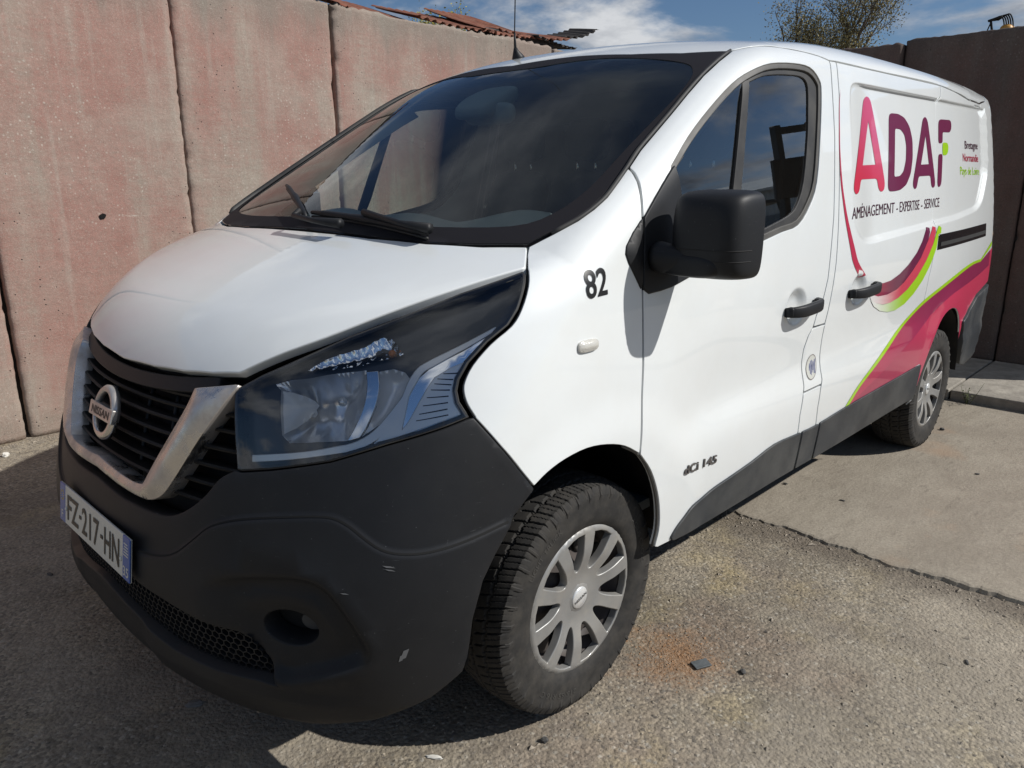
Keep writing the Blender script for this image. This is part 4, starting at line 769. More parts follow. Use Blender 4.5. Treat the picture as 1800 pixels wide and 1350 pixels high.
 'l_strip_o': [(0.1931,-0.5725,0.8565),(0.2585,-0.6838,0.8752),(0.2971,-0.7328,0.8879),(0.3241,-0.7628,0.8967),(0.3517,-0.7859,0.9141),(0.3765,-0.8001,0.9384),(0.402,-0.8106,0.968),(0.4202,-0.8167,0.9897),(0.4392,-0.8171,1.0211),(0.4588,-0.8209,1.0444),(0.4801,-0.8312,1.0584),(0.5185,-0.8525,1.0772),(0.5666,-0.8767,1.0996),(0.6204,-0.8982,1.1227)],
 'l_strip_i': [(0.1901,-0.5757,0.8441),(0.2437,-0.669,0.8605),(0.2914,-0.7329,0.8747),(0.3248,-0.7708,0.8839),(0.3504,-0.793,0.8985),(0.3758,-0.8094,0.9199),(0.4012,-0.8199,0.9495),(0.4316,-0.8251,0.9948),(0.4484,-0.8278,1.0183),(0.4647,-0.8311,1.0378),(0.4855,-0.842,1.0505),(0.5249,-0.8622,1.0718),(0.5714,-0.884,1.0941),(0.6072,-0.897,1.1111)],
 'l_silver': [(0.6201,-0.8985,1.1219),(0.6067,-0.8975,1.1098),(0.5656,-0.8898,1.0753),(0.5364,-0.8828,1.0498),(0.5151,-0.8802,1.0239),(0.506,-0.8833,1.0027),(0.5042,-0.8911,0.9811),(0.5102,-0.9066,0.9489),(0.4651,-0.8827,0.9363),(0.3823,-0.8238,0.9058),(0.3535,-0.797,0.8977),(0.3721,-0.806,0.9189),(0.4078,-0.8175,0.9661),(0.4351,-0.8255,1.0001),(0.4549,-0.8292,1.0261),(0.4771,-0.8385,1.0441),(0.5084,-0.8549,1.0618),(0.5616,-0.8818,1.0865)],
 'l_silver2': [(0.5542,-0.8891,1.061),(0.5119,-0.8675,1.0457),(0.4804,-0.8514,1.0282),(0.4646,-0.8475,1.0101),(0.4414,-0.8432,0.9788),(0.4181,-0.8391,0.9449),(0.4033,-0.8342,0.9267)],
 'l_bowl': [(0.2596,-0.5843,0.9963),(0.2582,-0.5644,1.0076),(0.2789,-0.5935,1.0185),(0.3026,-0.6314,1.025),(0.3349,-0.6736,1.0359),(0.3843,-0.7349,1.0458),(0.3761,-0.7491,1.0189),(0.364,-0.7582,0.986),(0.3508,-0.7606,0.9563),(0.3373,-0.7576,0.9339),(0.3166,-0.7504,0.9019),(0.2752,-0.6963,0.8961),(0.2385,-0.6401,0.8895),(0.2334,-0.62,0.904),(0.2436,-0.6024,0.9506)],
 'l_fresnel': [(0.2596,-0.5843,0.9963),(0.2714,-0.6107,0.9948),(0.2843,-0.6417,0.9888),(0.2927,-0.6642,0.98),(0.2956,-0.6767,0.9705),(0.2858,-0.6722,0.9561),(0.272,-0.6628,0.9383),(0.2542,-0.6448,0.9216),(0.2339,-0.6194,0.9058),(0.2436,-0.6024,0.9506)],
 'l_ringo': [(0.3834,-0.7391,1.0405),(0.3737,-0.7533,1.0099),(0.3592,-0.7604,0.973),(0.3368,-0.7581,0.932),(0.3181,-0.7517,0.9029)],
 'l_ringi': [(0.3995,-0.7572,1.0427),(0.3895,-0.7717,1.0102),(0.3737,-0.777,0.9733),(0.3493,-0.7739,0.9306),(0.3351,-0.7687,0.91)],
 'l_second': [(0.401,-0.7579,1.044),(0.4236,-0.7796,1.0495),(0.4381,-0.8016,1.0419),(0.4418,-0.8164,1.0263),(0.4278,-0.8169,1.0028),(0.4087,-0.8125,0.9766),(0.388,-0.8057,0.9504),(0.3615,-0.7886,0.9292),(0.3379,-0.7715,0.911),(0.352,-0.7769,0.9307),(0.3745,-0.779,0.9715),(0.3908,-0.7732,1.0102),(0.4001,-0.7596,1.041)],
 'l_turn': [(0.3089,-0.6229,1.0391),(0.326,-0.6344,1.0527),(0.3541,-0.6586,1.0695),(0.4068,-0.7105,1.0911),(0.4235,-0.7174,1.1028),(0.4394,-0.73,1.1096),(0.448,-0.7467,1.1062),(0.4498,-0.7603,1.0977),(0.4485,-0.7706,1.0877),(0.4504,-0.7835,1.0777),(0.4406,-0.7775,1.0725),(0.4215,-0.7603,1.0671),(0.3904,-0.7307,1.0574),(0.3842,-0.7255,1.0545),(0.3313,-0.6616,1.0407)],
 'l_bulb': [(0.435,-0.7643,1.0786)],
 'wip1': [(0.7456,0.0023,1.3192),(0.7503,-0.5263,1.2805)],
 'wip1arm': [(0.7511,-0.2658,1.312),(0.7428,-0.4328,1.2892),(0.7453,-0.542,1.2753)],
 'wip2': [(0.9063,0.4159,1.3934),(0.726,0.0073,1.3068)],
 'wip2arm': [(0.7306,0.0287,1.3096),(0.7086,0.0297,1.2956),(0.6964,-0.0932,1.2865),(0.6892,-0.2315,1.2785)],
 'antenna': [(1.5925,0.2005,1.8138)],
 'rvm': [(1.3992,0.0902,1.7191),(1.511,0.0959,1.7798),(1.4504,-0.1223,1.7471),(1.3865,-0.1898,1.7065),(1.2881,-0.2171,1.6461),(1.2683,-0.1505,1.6386)],
 'rubberend': [(0.5288,-0.9195,0.9399)],
}
CV = {k: np.array(v, float) for k, v in CV.items()}
# ------------------------------------------------------------------ the van
def soft(poly, step=.02, n=3):
    q = resamp(np.asarray(poly), step)
    for _ in range(n): q = (np.roll(q, 1, 0) + 2 * q + np.roll(q, -1, 0)) / 4
    return q
EMB = soft(CV['emb'][:, [0, 2]], .035, 4)
CUPS = ((1.985, 1.008, .088, .070), (2.545, 1.008, .092, .066))
def cup_pts(i):
    hx, hz, a, b_ = CUPS[i]; return np.array([(hx + a * k * math.cos(t), hz + b_ * k * math.sin(t)) for k in (.2, .4, .55, .7, .85, 1.0, 1.1) for t in np.linspace(0, 2 * math.pi, 26, endpoint=False)])
van = empty('delivery_van', (0, 0, 0)); tag(van, 'white panel van with black bumper and raspberry side graphics parked by the wall', 'van')
def zpt(x, y): return (x, y, float(Zw(np.array(x), np.array(y))))
RIM = (.0022, .020); GAP = .0104
c_ws_top = CV['ws_top'][CV['ws_top'][:, 1] < 0]                     # centre -> corner
ws_b = CV['ws_bot'][:5]                                              # corner -> centre
hood_half = cat([(.1515, 0, .982)], CV['hood_edge'][CV['hood_edge'][:, 1] < 0], crom(CV['hood_lamp'], 4)[1:], CV['hood_fender'][1:], ws_b[1:], [(.689, 0, 1.284)])
sheet('hood', van, M['white'], full(hood_half), TOP, .028, rim=(.005, .024), gap=.006)
ws_half = cat([(.689, 0, 1.284)], ws_b[::-1], rev(CV['ws_side'])[1:], c_ws_top[::-1][1:], [(1.600, 0, 1.824)])
sheet('windscreen', van, M['glass_ws'], full(ws_half), WS, .045, gap=.006)
fin = cat([zpt(.748, 0), zpt(.762, -.30), zpt(.80, -.52), zpt(.865, -.705), zpt(.935, -.772)], CV['band_in'][7::-2][:1], CV['band_in'][5:6], CV['band_in'][3:4], CV['band_in'][2::-1], [zpt(1.625, -.55), zpt(1.605, -.40), zpt(1.57, -.27), zpt(1.535, -.16), zpt(1.525, 0)])
fin2 = crom(TOP.to2(fin)[:0] if False else fin, 3)
fz = full(fin2)
sheet('windscreen_border', van, plain('frit_black', (.018, .017, .020), .62, spec=.12), full(ws_half), WS, .035, holes=[fz], gap=.010, off=.0015, rim=(.0015, .012), hole_rim=False)
CV['door_rear'] = CV['door_rear'][1:]
door_top = ROOF.surf([(1.88, -.795), (2.0, -.818), (2.15, -.832), (2.25, -.839)])[0]
rear_top = ROOF.surf([(3.9, -.835), (4.2, -.825), (4.5, -.806), (4.7, -.782), (4.82, -.745), (4.885, -.69)])[0]
roof_half = cat([(1.600, 0, 1.824)], c_ws_top, door_top, CV['door_rear'][:1], CV['gutter'], rear_top, [(4.905, -.60, 1.85), (4.91, 0, 1.88)])
sheet('roof', van, M['white'], full(roof_half), ROOF, .05, rim=RIM, gap=.0012, bstep=.03)
# --- left and right doors, pillars, panels
fd_loop = cat(CV['ws_side'][7::-1], door_top, CV['door_rear'], CV['flap_front'][1:], CV['quart_front'][1:], [(2.128, -.949, .372), (1.97, -.949, .374), (1.72, -.949, .376), (1.4935, -.9491, .380), (1.2855, -.963, .392), (1.205, -.964, .398)], crom(rev(CV['arch_f'][6:]), 3), rev(CV['dgap'])[1:])
win = crom(CV['win'][:-2], 3); win = cat(win, [(1.58, -.951, 1.2177), (1.33, -.9565, 1.175), (1.262, -.956, 1.19), (1.225, -.93, 1.40)])
hc = CV['handle'][0]
doors = sheet('front_door', van, M['white'], fd_loop, DOOR, .03, holes=[win], rim=RIM, gap=GAP * .5, both=True, pts=DOOR.to2(S_.surf(cup_pts(0))[0]))
fl_loop = cat(CV['hood_fender'], rev(CV['ws_side'][7:])[1:], CV['dgap'][1:], crom(rev(CV['arch_f'][:7]), 3), rev(CV['bump_fend'])[1:], crom(rev(CV['lamp_fend']), 3))
sheet('front_wing', van, M['white'], fl_loop, FEND, .026, rim=RIM, gap=GAP * .5, both=True)
k_ft = int(np.argmin(np.abs(CV['slide_front'][:, 2] - CV['flap_top'][1, 2]))); k_fb = int(np.argmin(np.abs(CV['slide_front'][:, 2] - CV['flap_bot'][1, 2])))
SF = CV['slide_front']
sheet('door_pillar', van, M['white'], cat(CV['door_rear'], CV['flap_top'][1:], rev(SF[:k_ft])), DOOR, .03, rim=RIM, gap=.0050, both=True)
flap = sheet('fuel_flap', van, M['white'], cat(CV['flap_front'], CV['flap_bot'][1:], rev(SF[k_ft:k_fb + 1]), CV['flap_top'][1:]), DOOR, .03, rim=RIM, gap=.0052)
sheet('sill_panel', van, M['white'], cat(CV['quart_front'], [(2.128, -.949, .372), (2.29, -.949, .372)], rev(SF[k_fb + 1:]), CV['flap_bot'][1:]), DOOR, .03, rim=RIM, gap=.0052, both=True)
emb_pts = []
for dd in (-.015, -.006, 0, .006, .015):
    ee = resamp(EMB, .02); e3 = inset(ee if area2(ee) > 0 else ee[::-1], dd); emb_pts.append(e3)
emb_pts = np.concatenate(emb_pts)
SLIDE_BOT = [(2.30, -.949, .372), (2.65, -.9475, .3684), (3.15, -.9474, .3675), (3.395, -.947, .366)]
sd = sheet('sliding_door', van, M['white'], cat(SF, SLIDE_BOT, rev(CV['slide_rear']), rev(CV['gutter'])[1:-1]), S_, .045, rim=RIM, gap=GAP * .5, pts=np.concatenate([emb_pts, cup_pts(1)]), both=True)
AR = [(3.88 + .378 * math.cos(a), -.97, .352 + .415 * math.sin(a)) for a in np.linspace(math.radians(186), math.radians(-2), 26)]
rs_loop = cat(rev(CV['slide_rear'])[:1], CV['slide_rear'][::-1][1:], rear_top, [(4.925, -.78, 1.5), (4.93, -.82, 1.2), (4.93, -.83, .9), (4.93, -.83, .80)], [(4.5313, -.9298, .765), (4.3918, -.938, .715), (4.20, -.955, .665)], rev(AR)[5:], [(3.47, -.96, .42), (3.47, -.95, .366)])
sheet('rear_side_panel', van, M['white'], rs_loop, REAR, .045, rim=(.0022, .006), gap=GAP * .5, pts=REAR.to2(S_.surf(emb_pts)[0]), both=True)
sheet('rear_doors', van, M['white'], full([(4.95, 0, 1.83), (4.95, -.66, 1.80), (4.95, -.76, 1.5), (4.95, -.80, 1.2), (4.95, -.81, .70), (4.95, 0, .70)]), Flat((-1, 0, 0), (0, 1, 0), 1.2, (4.6, 0, 1)), .08, rim=RIM)
rb = cat([(4.20, -.955, .655), (4.3918, -.938, .705), (4.5313, -.9298, .755), (4.93, -.83, .79), (4.96, -.70, .80), (4.97, 0, .80), (4.97, 0, .33), (4.93, -.80, .33), (4.60, -.92, .345), (4.32, -.93, .40), (4.262, -.95, .50), (4.245, -.955, .60)])
RB = Round(3.6, 1.2)
class Back(Round):
    def to2(s, P): P = np.asarray(P, float); return np.stack([np.arctan2(P[:, 1], P[:, 0] - s.ax) * s.R, P[:, 2]], -1)
    def surf(s, uv, off=0.0):
        uv = np.asarray(uv, float); a = uv[:, 0] / s.R; d = np.stack([-np.cos(a), -np.sin(a), 0 * a], -1); O = np.stack([s.ax + 1.9 * np.cos(a), 1.9 * np.sin(a), uv[:, 1]], -1); t = trace(O, d, tmax=1.85); return fixnan(O + d * t[:, None], uv, off)
sheet('rear_bumper', van, M['clad'], full(np.concatenate([rb[6:7], rb[7:], rb[:5], rb[5:6]])), Back(3.6, 1.2), .04, rim=(.004, .04), off=lambda v: .012 + .010 * sstep(.57, .55, v[:, 1]), meshn=True)
# sill cladding, three pieces a side
ct, cb = crom(CV['clad_top'], 3), CV['clad_bot']
def clad(x0, x1, name='sill_cladding'):
    t = ct[(ct[:, 0] > x0) & (ct[:, 0] < x1)]; b_ = cb[(cb[:, 0] > x0) & (cb[:, 0] < x1)]
    def at(c, x): return (x, float(np.interp(x, c[:, 0], c[:, 1])), float(np.interp(x, c[:, 0], c[:, 2])))
    lp = cat([at(ct, x0)] if x0 > 1.3 else t[:0], t, [at(ct, x1)], [at(cb, x1)], b_[::-1], [at(cb, x0)] if x0 > 1.3 else [(1.275, -.963, .402)])
    sheet(name, van, M['clad'], lp, S_, .03, rim=(.003, .012), off=.007, both=True)
clad(1.27, 2.118); clad(2.138, 2.278); clad(2.298, 3.480)
# black slide rail
sheet('slide_rail', van, M['black_gloss'], cat([(3.525, -.96, 1.160), (3.535, -.95, 1.165)], [(4.0, -.95, 1.167), (4.62, -.92, 1.171), (4.62, -.92, 1.102), (4.0, -.95, 1.100), (3.51, -.96, 1.098)]), S_, .04, rim=(.003, .01), off=.0022, both=True)
sheet('rail_slot', van, M['black_matte'], cat([(3.56, -.95, 1.130), (4.0, -.95, 1.132), (4.60, -.92, 1.136), (4.60, -.92, 1.116), (4.0, -.95, 1.113), (3.55, -.96, 1.111)]), S_, .04, off=.0040)
# --- side window: seal, pane, divider
wg = crom(CV['winglass'][:-1], 3); wg = cat(wg, [(1.36, -.955, 1.195), (1.285, -.955, 1.21), (1.262, -.93, 1.42)])
wi2 = DOOR.to2(win); wi2 = resamp(wi2 if area2(wi2) > 0 else wi2[::-1], .02); wi2 = inset(wi2, .0095); wi3 = DOOR.surf(wi2)[0]
sheet('window_trim', doors[0], M['seal_grey'], win, DOOR, .03, holes=[wi3], off=-.004, rim=(.003, .014), both=doors[1], gap=-.002)
sheet('window_seal', doors[0], M['rubber'], wi3, DOOR, .03, holes=[wg], off=-.011, rim=(.003, .02), both=doors[1], gap=-.003)
class SideOnly:
    def to2(s, P): return np.asarray(P, float)[:, [0, 2]]
    def surf(s, uv, off=0.0):
        uv = np.asarray(uv, float); f = lambda q: Ys(q[:, 0], q[:, 1]); e = 1e-3; y = -f(uv); gx = (f(uv + [e, 0]) - f(uv - [e, 0])) / (2 * e); gz = (f(uv + [0, e]) - f(uv - [0, e])) / (2 * e); N = np.stack([-gx, -np.ones(len(uv)), -gz], 1); N /= np.linalg.norm(N, axis=1, keepdims=True)
        return np.stack([uv[:, 0], y, uv[:, 1]], 1) + N * off, N
sheet('window_pane', doors[0], M['glass_side'], wg, SideOnly(), .04, off=-.016, both=doors[1], gap=-.006)
dv = CV['divider']; dvl = cat([dv[0] + (-.012, 0, .004), dv[0] + (.022, 0, .008)], [dv[1] + (.10 * -.19 + .022, 0, -.06), (1.555, -.95, 1.235), (1.518, -.95, 1.228)])
sheet('window_divider', doors[0], M['rubber'], dvl, DOOR, .04, off=-.008, rim=(.003, .01), both=doors[1])
# triangular mirror foot on the door and its continuation on the wing
mb = cat(crom(CV['mbase'][:3], 3), CV['mbase'][3:5], CV['mbase'][5:], [(1.305, -.956, 1.20), (1.27, -.93, 1.40)])
sheet('mirror_foot', doors[0], M['black_plastic'], mb, DOOR, .02, off=.006, rim=(.004, .012), both=doors[1])
sheet('wing_trim', van, M['black_plastic'], cat(CV['mbase2'][:-1], [(1.068, -.957, 1.166), (1.078, -.945, 1.25), (1.088, -.936, 1.322)]), FEND, .015, off=lambda v: .004 + .008 * np.clip(pdist(v, FEND.to2(CV['mbase2'])) / .02, 0, 1), rim=(.003, .008), both=True, meshn=True)
# door handles: cupped recess + bar
def handle(door, c, w, mirror=False):
    c = np.asarray(c)
    xs = np.linspace(-.5, .5, 17); V, F = [], []; sec = 12
    for t in xs:
        x = c[0] + t * w; bow = .034 * (1 - (2 * t) ** 4) + .006; hh = .0205 * (1 - .2 * abs(2 * t) ** 3); z = c[2] + .012 * t * 2 * .35; y0 = -float(side_B(z))
        for k in range(sec):
            a = 2 * math.pi * k / sec; ca, sa = math.cos(a), math.sin(a); V.append((x, y0 - bow - .0085 * 1.25 * math.copysign(abs(ca) ** .5, ca), z + hh * math.copysign(abs(sa) ** .5, sa)))
    m_ = len(xs)
    for i in range(m_ - 1):
        for k in range(sec): k2 = (k + 1) % sec; F.append((i * sec + k, (i + 1) * sec + k, (i + 1) * sec + k2, i * sec + k2))
    F += [tuple(range(sec)), tuple(reversed([(m_ - 1) * sec + k for k in range(sec)]))]
    b1 = emit('handle_bar', V, F, M['black_plastic'], door)
    for t, ww in ((-.43, .030), (.44, .026)):
        x = c[0] + t * w; y0 = -float(side_B(c[2])); box('handle_mount', (x, y0 - .012, c[2] + .008 * t), (ww, .026, .032), M['black_plastic'], door, bevel=.006, smooth=True)
handle(doors[0], (2.01, 0, 1.004), .245); h2 = (CV['handle2'][0] + CV['handle2'][1]) / 2; handle(sd[0], (h2[0], 0, h2[2] - .002), .265)

# ------------------------------------------------------------------ nose: bumper, grille, lamps, plate
LB = CV['lamp'][[22, 21, 20, 19, 18, 17]] - np.array([0, 0, .005])
b_half = cat([(.0543, 0, .684)], crom(CV['grille_out'][1:8][::-1], 4), LB, CV['bump_fend'], CV['bump_arch'], [(.40, -.90, .315), (.30, -.83, .272), (.2, -.70, .250), (.12, -.5, .238), (.07, -.25, .232), (.06, 0, .230)])
fo = NOSE.to2(CV['fog_out']); fo_c = soft(fo, .02, 5)
cr = NOSE.to2(CV['crease']); crs = crom(cr, 4); cu, cv_ = -crs[:, 0], crs[:, 1]
fog_c = NOSE.to2(CV['fog'])[0]; fog_c = np.array([fog_c[0] - .002, fog_c[1]])
fog2 = np.array([(fog_c[0] + .060 * math.cos(a), fog_c[1] + .047 * math.sin(a)) for a in np.linspace(0, 2 * math.pi, 32, endpoint=False)])
lg_half = cat([(.0225, 0, .508)], CV['lg_top'][2:8], CV['lg_bot'][:1], CV['lg_bot'][1:6], [(.0245, 0, .412)])
lg2 = NOSE.to2(full(lg_half))
def bump_off(v):
    u = np.abs(v[:, 0]); c = np.interp(u, cu, cv_, left=.560, right=cv_[-1]); sl_ = np.gradient(cv_, cu); cs_ = 1 / np.sqrt(1 + np.interp(u, cu, sl_) ** 2); o = .008 * sstep(.0042, -.0042, (v[:, 1] - c) * cs_) * sstep(.20, .27, u) + .013 * sstep(.20, .27, -u + .4) * 0
    q = np.stack([-u, v[:, 1]], 1); d = pdist(q, fo_c); ins = inpoly(q, fo_c); o = o - np.where(ins, .030 * sstep(0, .022, d) * sstep(.46, .60, u), 0) + np.where(~ins, .004 * sstep(.03, 0, d) * sstep(.45, .6, u), 0)
    fi = pdist(q, NOSE.to2(CV['fog_in']), False); o = o + .006 * np.exp(-(fi / .016) ** 2)
    o = o + .010 * sstep(.345, .325, v[:, 1]) * sstep(.85, .7, u) - .012 * sstep(.045, .0, pdist(q, fog2)) * ins
    return o
bp = []
cl = np.concatenate([[0], np.cumsum(np.linalg.norm(np.diff(crs, axis=0), axis=1))]); cs = np.arange(0, cl[-1], .012); cc_ = np.stack([np.interp(cs, cl, crs[:, 0]), np.interp(cs, cl, crs[:, 1])], 1)
tg_ = np.gradient(cc_, axis=0); tg_ /= np.linalg.norm(tg_, axis=1, keepdims=True); nn_ = np.stack([-tg_[:, 1], tg_[:, 0]], 1)
for dd in (-.012, -.0045, .0045, .012): e_ = cc_ + nn_ * dd; bp += [e_, e_ * [-1, 1]]
ff = resamp(fo_c, .014)
for dd in (.002, .009, .017, .026, -.006): e_ = inset(ff if area2(ff) > 0 else ff[::-1], dd); bp += [e_, e_ * [-1, 1]]
bp = np.concatenate(bp)
bumper = sheet('front_bumper', van, M['black_plastic'], NOSE.to2(full(b_half)), NOSE, .018, holes=[fog2, fog2 * [-1, 1], lg2], rim=(.004, .055), gap=.003, off=bump_off, pts=bp, meshn=True, loop_is2=True, bstep=.012)
for s_ in (1, -1):
    sheet('fog_lamp_blank', bumper, M['black_matte'], (fog2 if s_ > 0 else fog2 * [-1, 1]), NOSE, .02, off=-.095, loop_is2=True, rim=(.003, .03), gap=-.012)
    cc = np.array([(fog_c[0] - .030 + .024 * math.cos(a), fog_c[1] - .004 + .024 * math.sin(a)) for a in np.linspace(0, 2 * math.pi, 20, endpoint=False)]); cc = cc if s_ > 0 else cc * [-1, 1]
    sheet('fog_lamp_cover', bumper, M['clad'], cc, NOSE, .02, off=-.075, loop_is2=True, rim=(.003, .01))
stp = cc_[cc_[:, 0] < -.25]; tn = np.gradient(stp, axis=0); tn /= np.linalg.norm(tn, axis=1, keepdims=True); sn = np.stack([-tn[:, 1], tn[:, 0]], 1)
for s_ in (1, -1): sheet('bumper_seam', bumper, M['black_matte'], np.concatenate([stp + sn * .0016, (stp - sn * .0016)[::-1]]) * [s_, 1], NOSE, .02, off=lambda v: bump_off(v) + .0012, loop_is2=True, bstep=.012)
# honeycomb of the lower grille
def honey():
    parts = []; ca = .0112; w = .0017
    for r in range(-18, 19):
        for c in range(-75, 76):
            u = c * ca * 1.732 + (r % 2) * ca * .866; v = .43 + r * ca * 1.5 + 0
            q = np.array([[u, v]])
            if not inpoly(q, lg2)[0]: continue
            parts.append((u, v))
    ang = [math.radians(30 + 60 * i) for i in range(6)]; uv = []; 
    for (u, v) in parts:
        for rr in (ca - w, ca + .0002):
            for a in ang: uv.append((u + rr * math.cos(a), v + rr * math.sin(a)))
    uv = np.array(uv); P0, N0 = NOSE.surf(uv, -.018); P1 = P0 - N0 * .014; n = len(uv); V = np.concatenate([P0, P1]); F = []
    for k in range(len(parts)):
        b0 = k * 12
        for i in range(6):
            j = (i + 1) % 6; F.append((b0 + i, b0 + j, b0 + 6 + j, b0 + 6 + i)); F.append((b0 + i, n + b0 + i, n + b0 + j, b0 + j))
    o = emit('lower_grille_mesh', V, F, M['black_plastic'], bumper, smooth=False); tag(o, kind='stuff')
honey()
sheet('lower_grille_back', bumper, M['black_matte'], lg2, NOSE, .04, off=-.06, loop_is2=True, gap=-.02)
M['slat'] = plain('grille_black', (.010, .010, .011), .55, spec=.3, dust=((.05, .045, .04), .3, 14))
# grille
grille = empty('grille', (0, 0, 0), van)
g_half = cat([(.13, 0, .985)], CV['hood_edge'][CV['hood_edge'][:, 1] < 0] + np.array([0, 0, .006]), CV['grille_out'][:8], [(.0543, 0, .684)])
sheet('grille_backing', grille, M['black_matte'], NOSE.to2(full(g_half)), NOSE, .04, off=-.085, loop_is2=True, gap=-.03)
hu = NOSE.to2(CV['hood_edge'][CV['hood_edge'][:, 1] < 0])
lip = np.concatenate([[(0, .978)], hu + [0, -.004], hu[::-1] + [0, -.022], [(0, .958)]]); lip = np.concatenate([lip, (lip * [-1, 1])[::-1]])
lipb = np.concatenate([np.stack([np.linspace(-.46, .46, 40), .972 + .03 * (np.linspace(-.46, .46, 40) / .46) ** 2], 1), np.stack([np.linspace(.46, -.46, 40), .945 + .03 * (np.linspace(.46, -.46, 40) / .46) ** 2], 1)])
sheet('grille_header', grille, M['black_plastic'], lipb, NOSE, .03, off=-.012, loop_is2=True, rim=(.004, .05))
vo, vi = NOSE.to2(CV['v_out'][:8]), NOSE.to2(CV['v_in'][:8])
def hw(c, v): o = np.argsort(c[:, 1]); return float(np.interp(v, c[o, 1], -c[o, 0]))
go = NOSE.to2(CV['grille_out'][:7])
def slat(u0, u1, v0, h=.0042, d0=-.020, d1=-.066, curve=0.0):
    n = 26; us = np.linspace(u0, u1, n); vv = v0 + curve * (us / .4) ** 2; P = []
    for (dv_, dd) in ((h, d0 - .004), (0, d0), (-h, d0 - .004), (-h * 1.6, d1), (h * 1.6, d1)): P.append(NOSE.surf(np.stack([us, vv + dv_], 1), dd)[0])
    P = np.stack(P, 1); V = P.reshape(-1, 3); F = []
    for i in range(n - 1):
        for k in range(5): k2 = (k + 1) % 5; F.append((i * 5 + k, (i + 1) * 5 + k, (i + 1) * 5 + k2, i * 5 + k2))
    F += [tuple(range(5)), tuple(reversed([(n - 1) * 5 + k for k in range(5)]))]
    emit('slat', V, F, M['slat'], grille, smooth=False)
for v0 in (.752, .786, .820, .854, .888, .922, .950):
    w = hw(vi, v0) + .012
    slat(-w, w, v0, curve=.006)
for v0 in (.735, .775, .815, .855, .895, .930):
    a, b_ = hw(vo, v0) - .004, hw(go, v0) + .012
    if b_ - a > .02: slat(-b_, -a, v0); slat(a, b_, v0)
for uu in (-.12, .12, -.26, .26):
    q = np.array([[uu, .74], [uu, .955]]); a0, n0 = NOSE.surf(np.stack([np.full(8, uu), np.linspace(.72, .955, 8)], 1), -.055); tube('grille_rib', [tuple(x) for x in a0], .006, M['black_plastic'], grille, 6)
v_loop = np.concatenate([[(0, .7145)], crom(vo[::-1], 4), crom(vi, 4), [(0, .7385)]]); v_loop = np.concatenate([v_loop, (v_loop[1:-1] * [-1, 1])[::-1]])
sheet('chrome_trim', grille, M['chrome_dirty'], v_loop, NOSE, .012, off=lambda v: .006 + .013 * np.clip(pdist(v, v_loop) / .026, 0, 1), loop_is2=True, rim=(.003, .045), meshn=True, bstep=.008)
# text helper
def text_mesh(txt, size=1.0, spacing=1.0, sx=1.0, shear=0.0, bold=0.0):
    cu_ = bpy.data.curves.new('lettering', 'FONT'); cu_.body = txt; cu_.size = size; cu_.space_character = spacing; cu_.offset = bold; cu_.resolution_u = 4; cu_.shear = shear
    ob = bpy.data.objects.new('lettering', cu_); COL.objects.link(ob); dg = bpy.context.evaluated_depsgraph_get(); me = ob.evaluated_get(dg).to_mesh()
    V = np.array([v.co[:2] for v in me.vertices]); F = [tuple(p.vertices) for p in me.polygons]; ob.evaluated_get(dg).to_mesh_clear(); bpy.data.objects.remove(ob)
    V[:, 0] -= V[:, 0].min(); V[:, 1] -= V[:, 1].min() if False else 0
    return V, F
def fit_text(txt, w, h, **k):
    V, F = text_mesh(txt, **k); lo, hi = V.min(0), V.max(0); cap = text_mesh('H', **k)[0]; ch = cap[:, 1].max() - cap[:, 1].min()
    V = V.copy(); V[:, 0] = (V[:, 0] - lo[0]) / (hi[0] - lo[0]) * w; V[:, 1] = V[:, 1] / ch * h
    return V, F
# emblem
emb = empty('emblem', (.0950, -.016, .856), grille); emb.rotation_euler = (0, math.radians(17), 0); emb.scale = (1.1, 1.1, 1.1)
def emblem():
    n = 48; V, F = [], []; prof = ((.046, 0), (.046, -.010), (.050, -.0135), (.058, -.0125), (.0635, -.007), (.0635, .004), (.046, .004))
    for i in range(n):
        a = 2 * math.pi * i / n
        for r, x in prof[:-1]: V.append((x - .004 * math.cos(a) * 0, r * math.cos(a), r * math.sin(a)))
    m_ = len(prof) - 1
    for i in range(n):
        for k in range(m_): k2 = (k + 1) % m_; F.append((i * m_ + k, ((i + 1) % n) * m_ + k, ((i + 1) % n) * m_ + k2, i * m_ + k2))
    emit('emblem_ring', V, F, M['chrome_dirty'], emb)
    box('emblem_bar', (-.010, 0, 0), (.014, .142, .033), M['chrome_dirty'], emb, bevel=.002)
    V2, F2 = fit_text('NISSAN', .108, .0185, bold=.02); V3 = np.stack([np.full(len(V2), -.0176), .054 - V2[:, 0], V2[:, 1] - .0092], 1); emit('lettering', V3, [tuple(f) for f in F2], M['ink'], emb, smooth=False)
emblem()
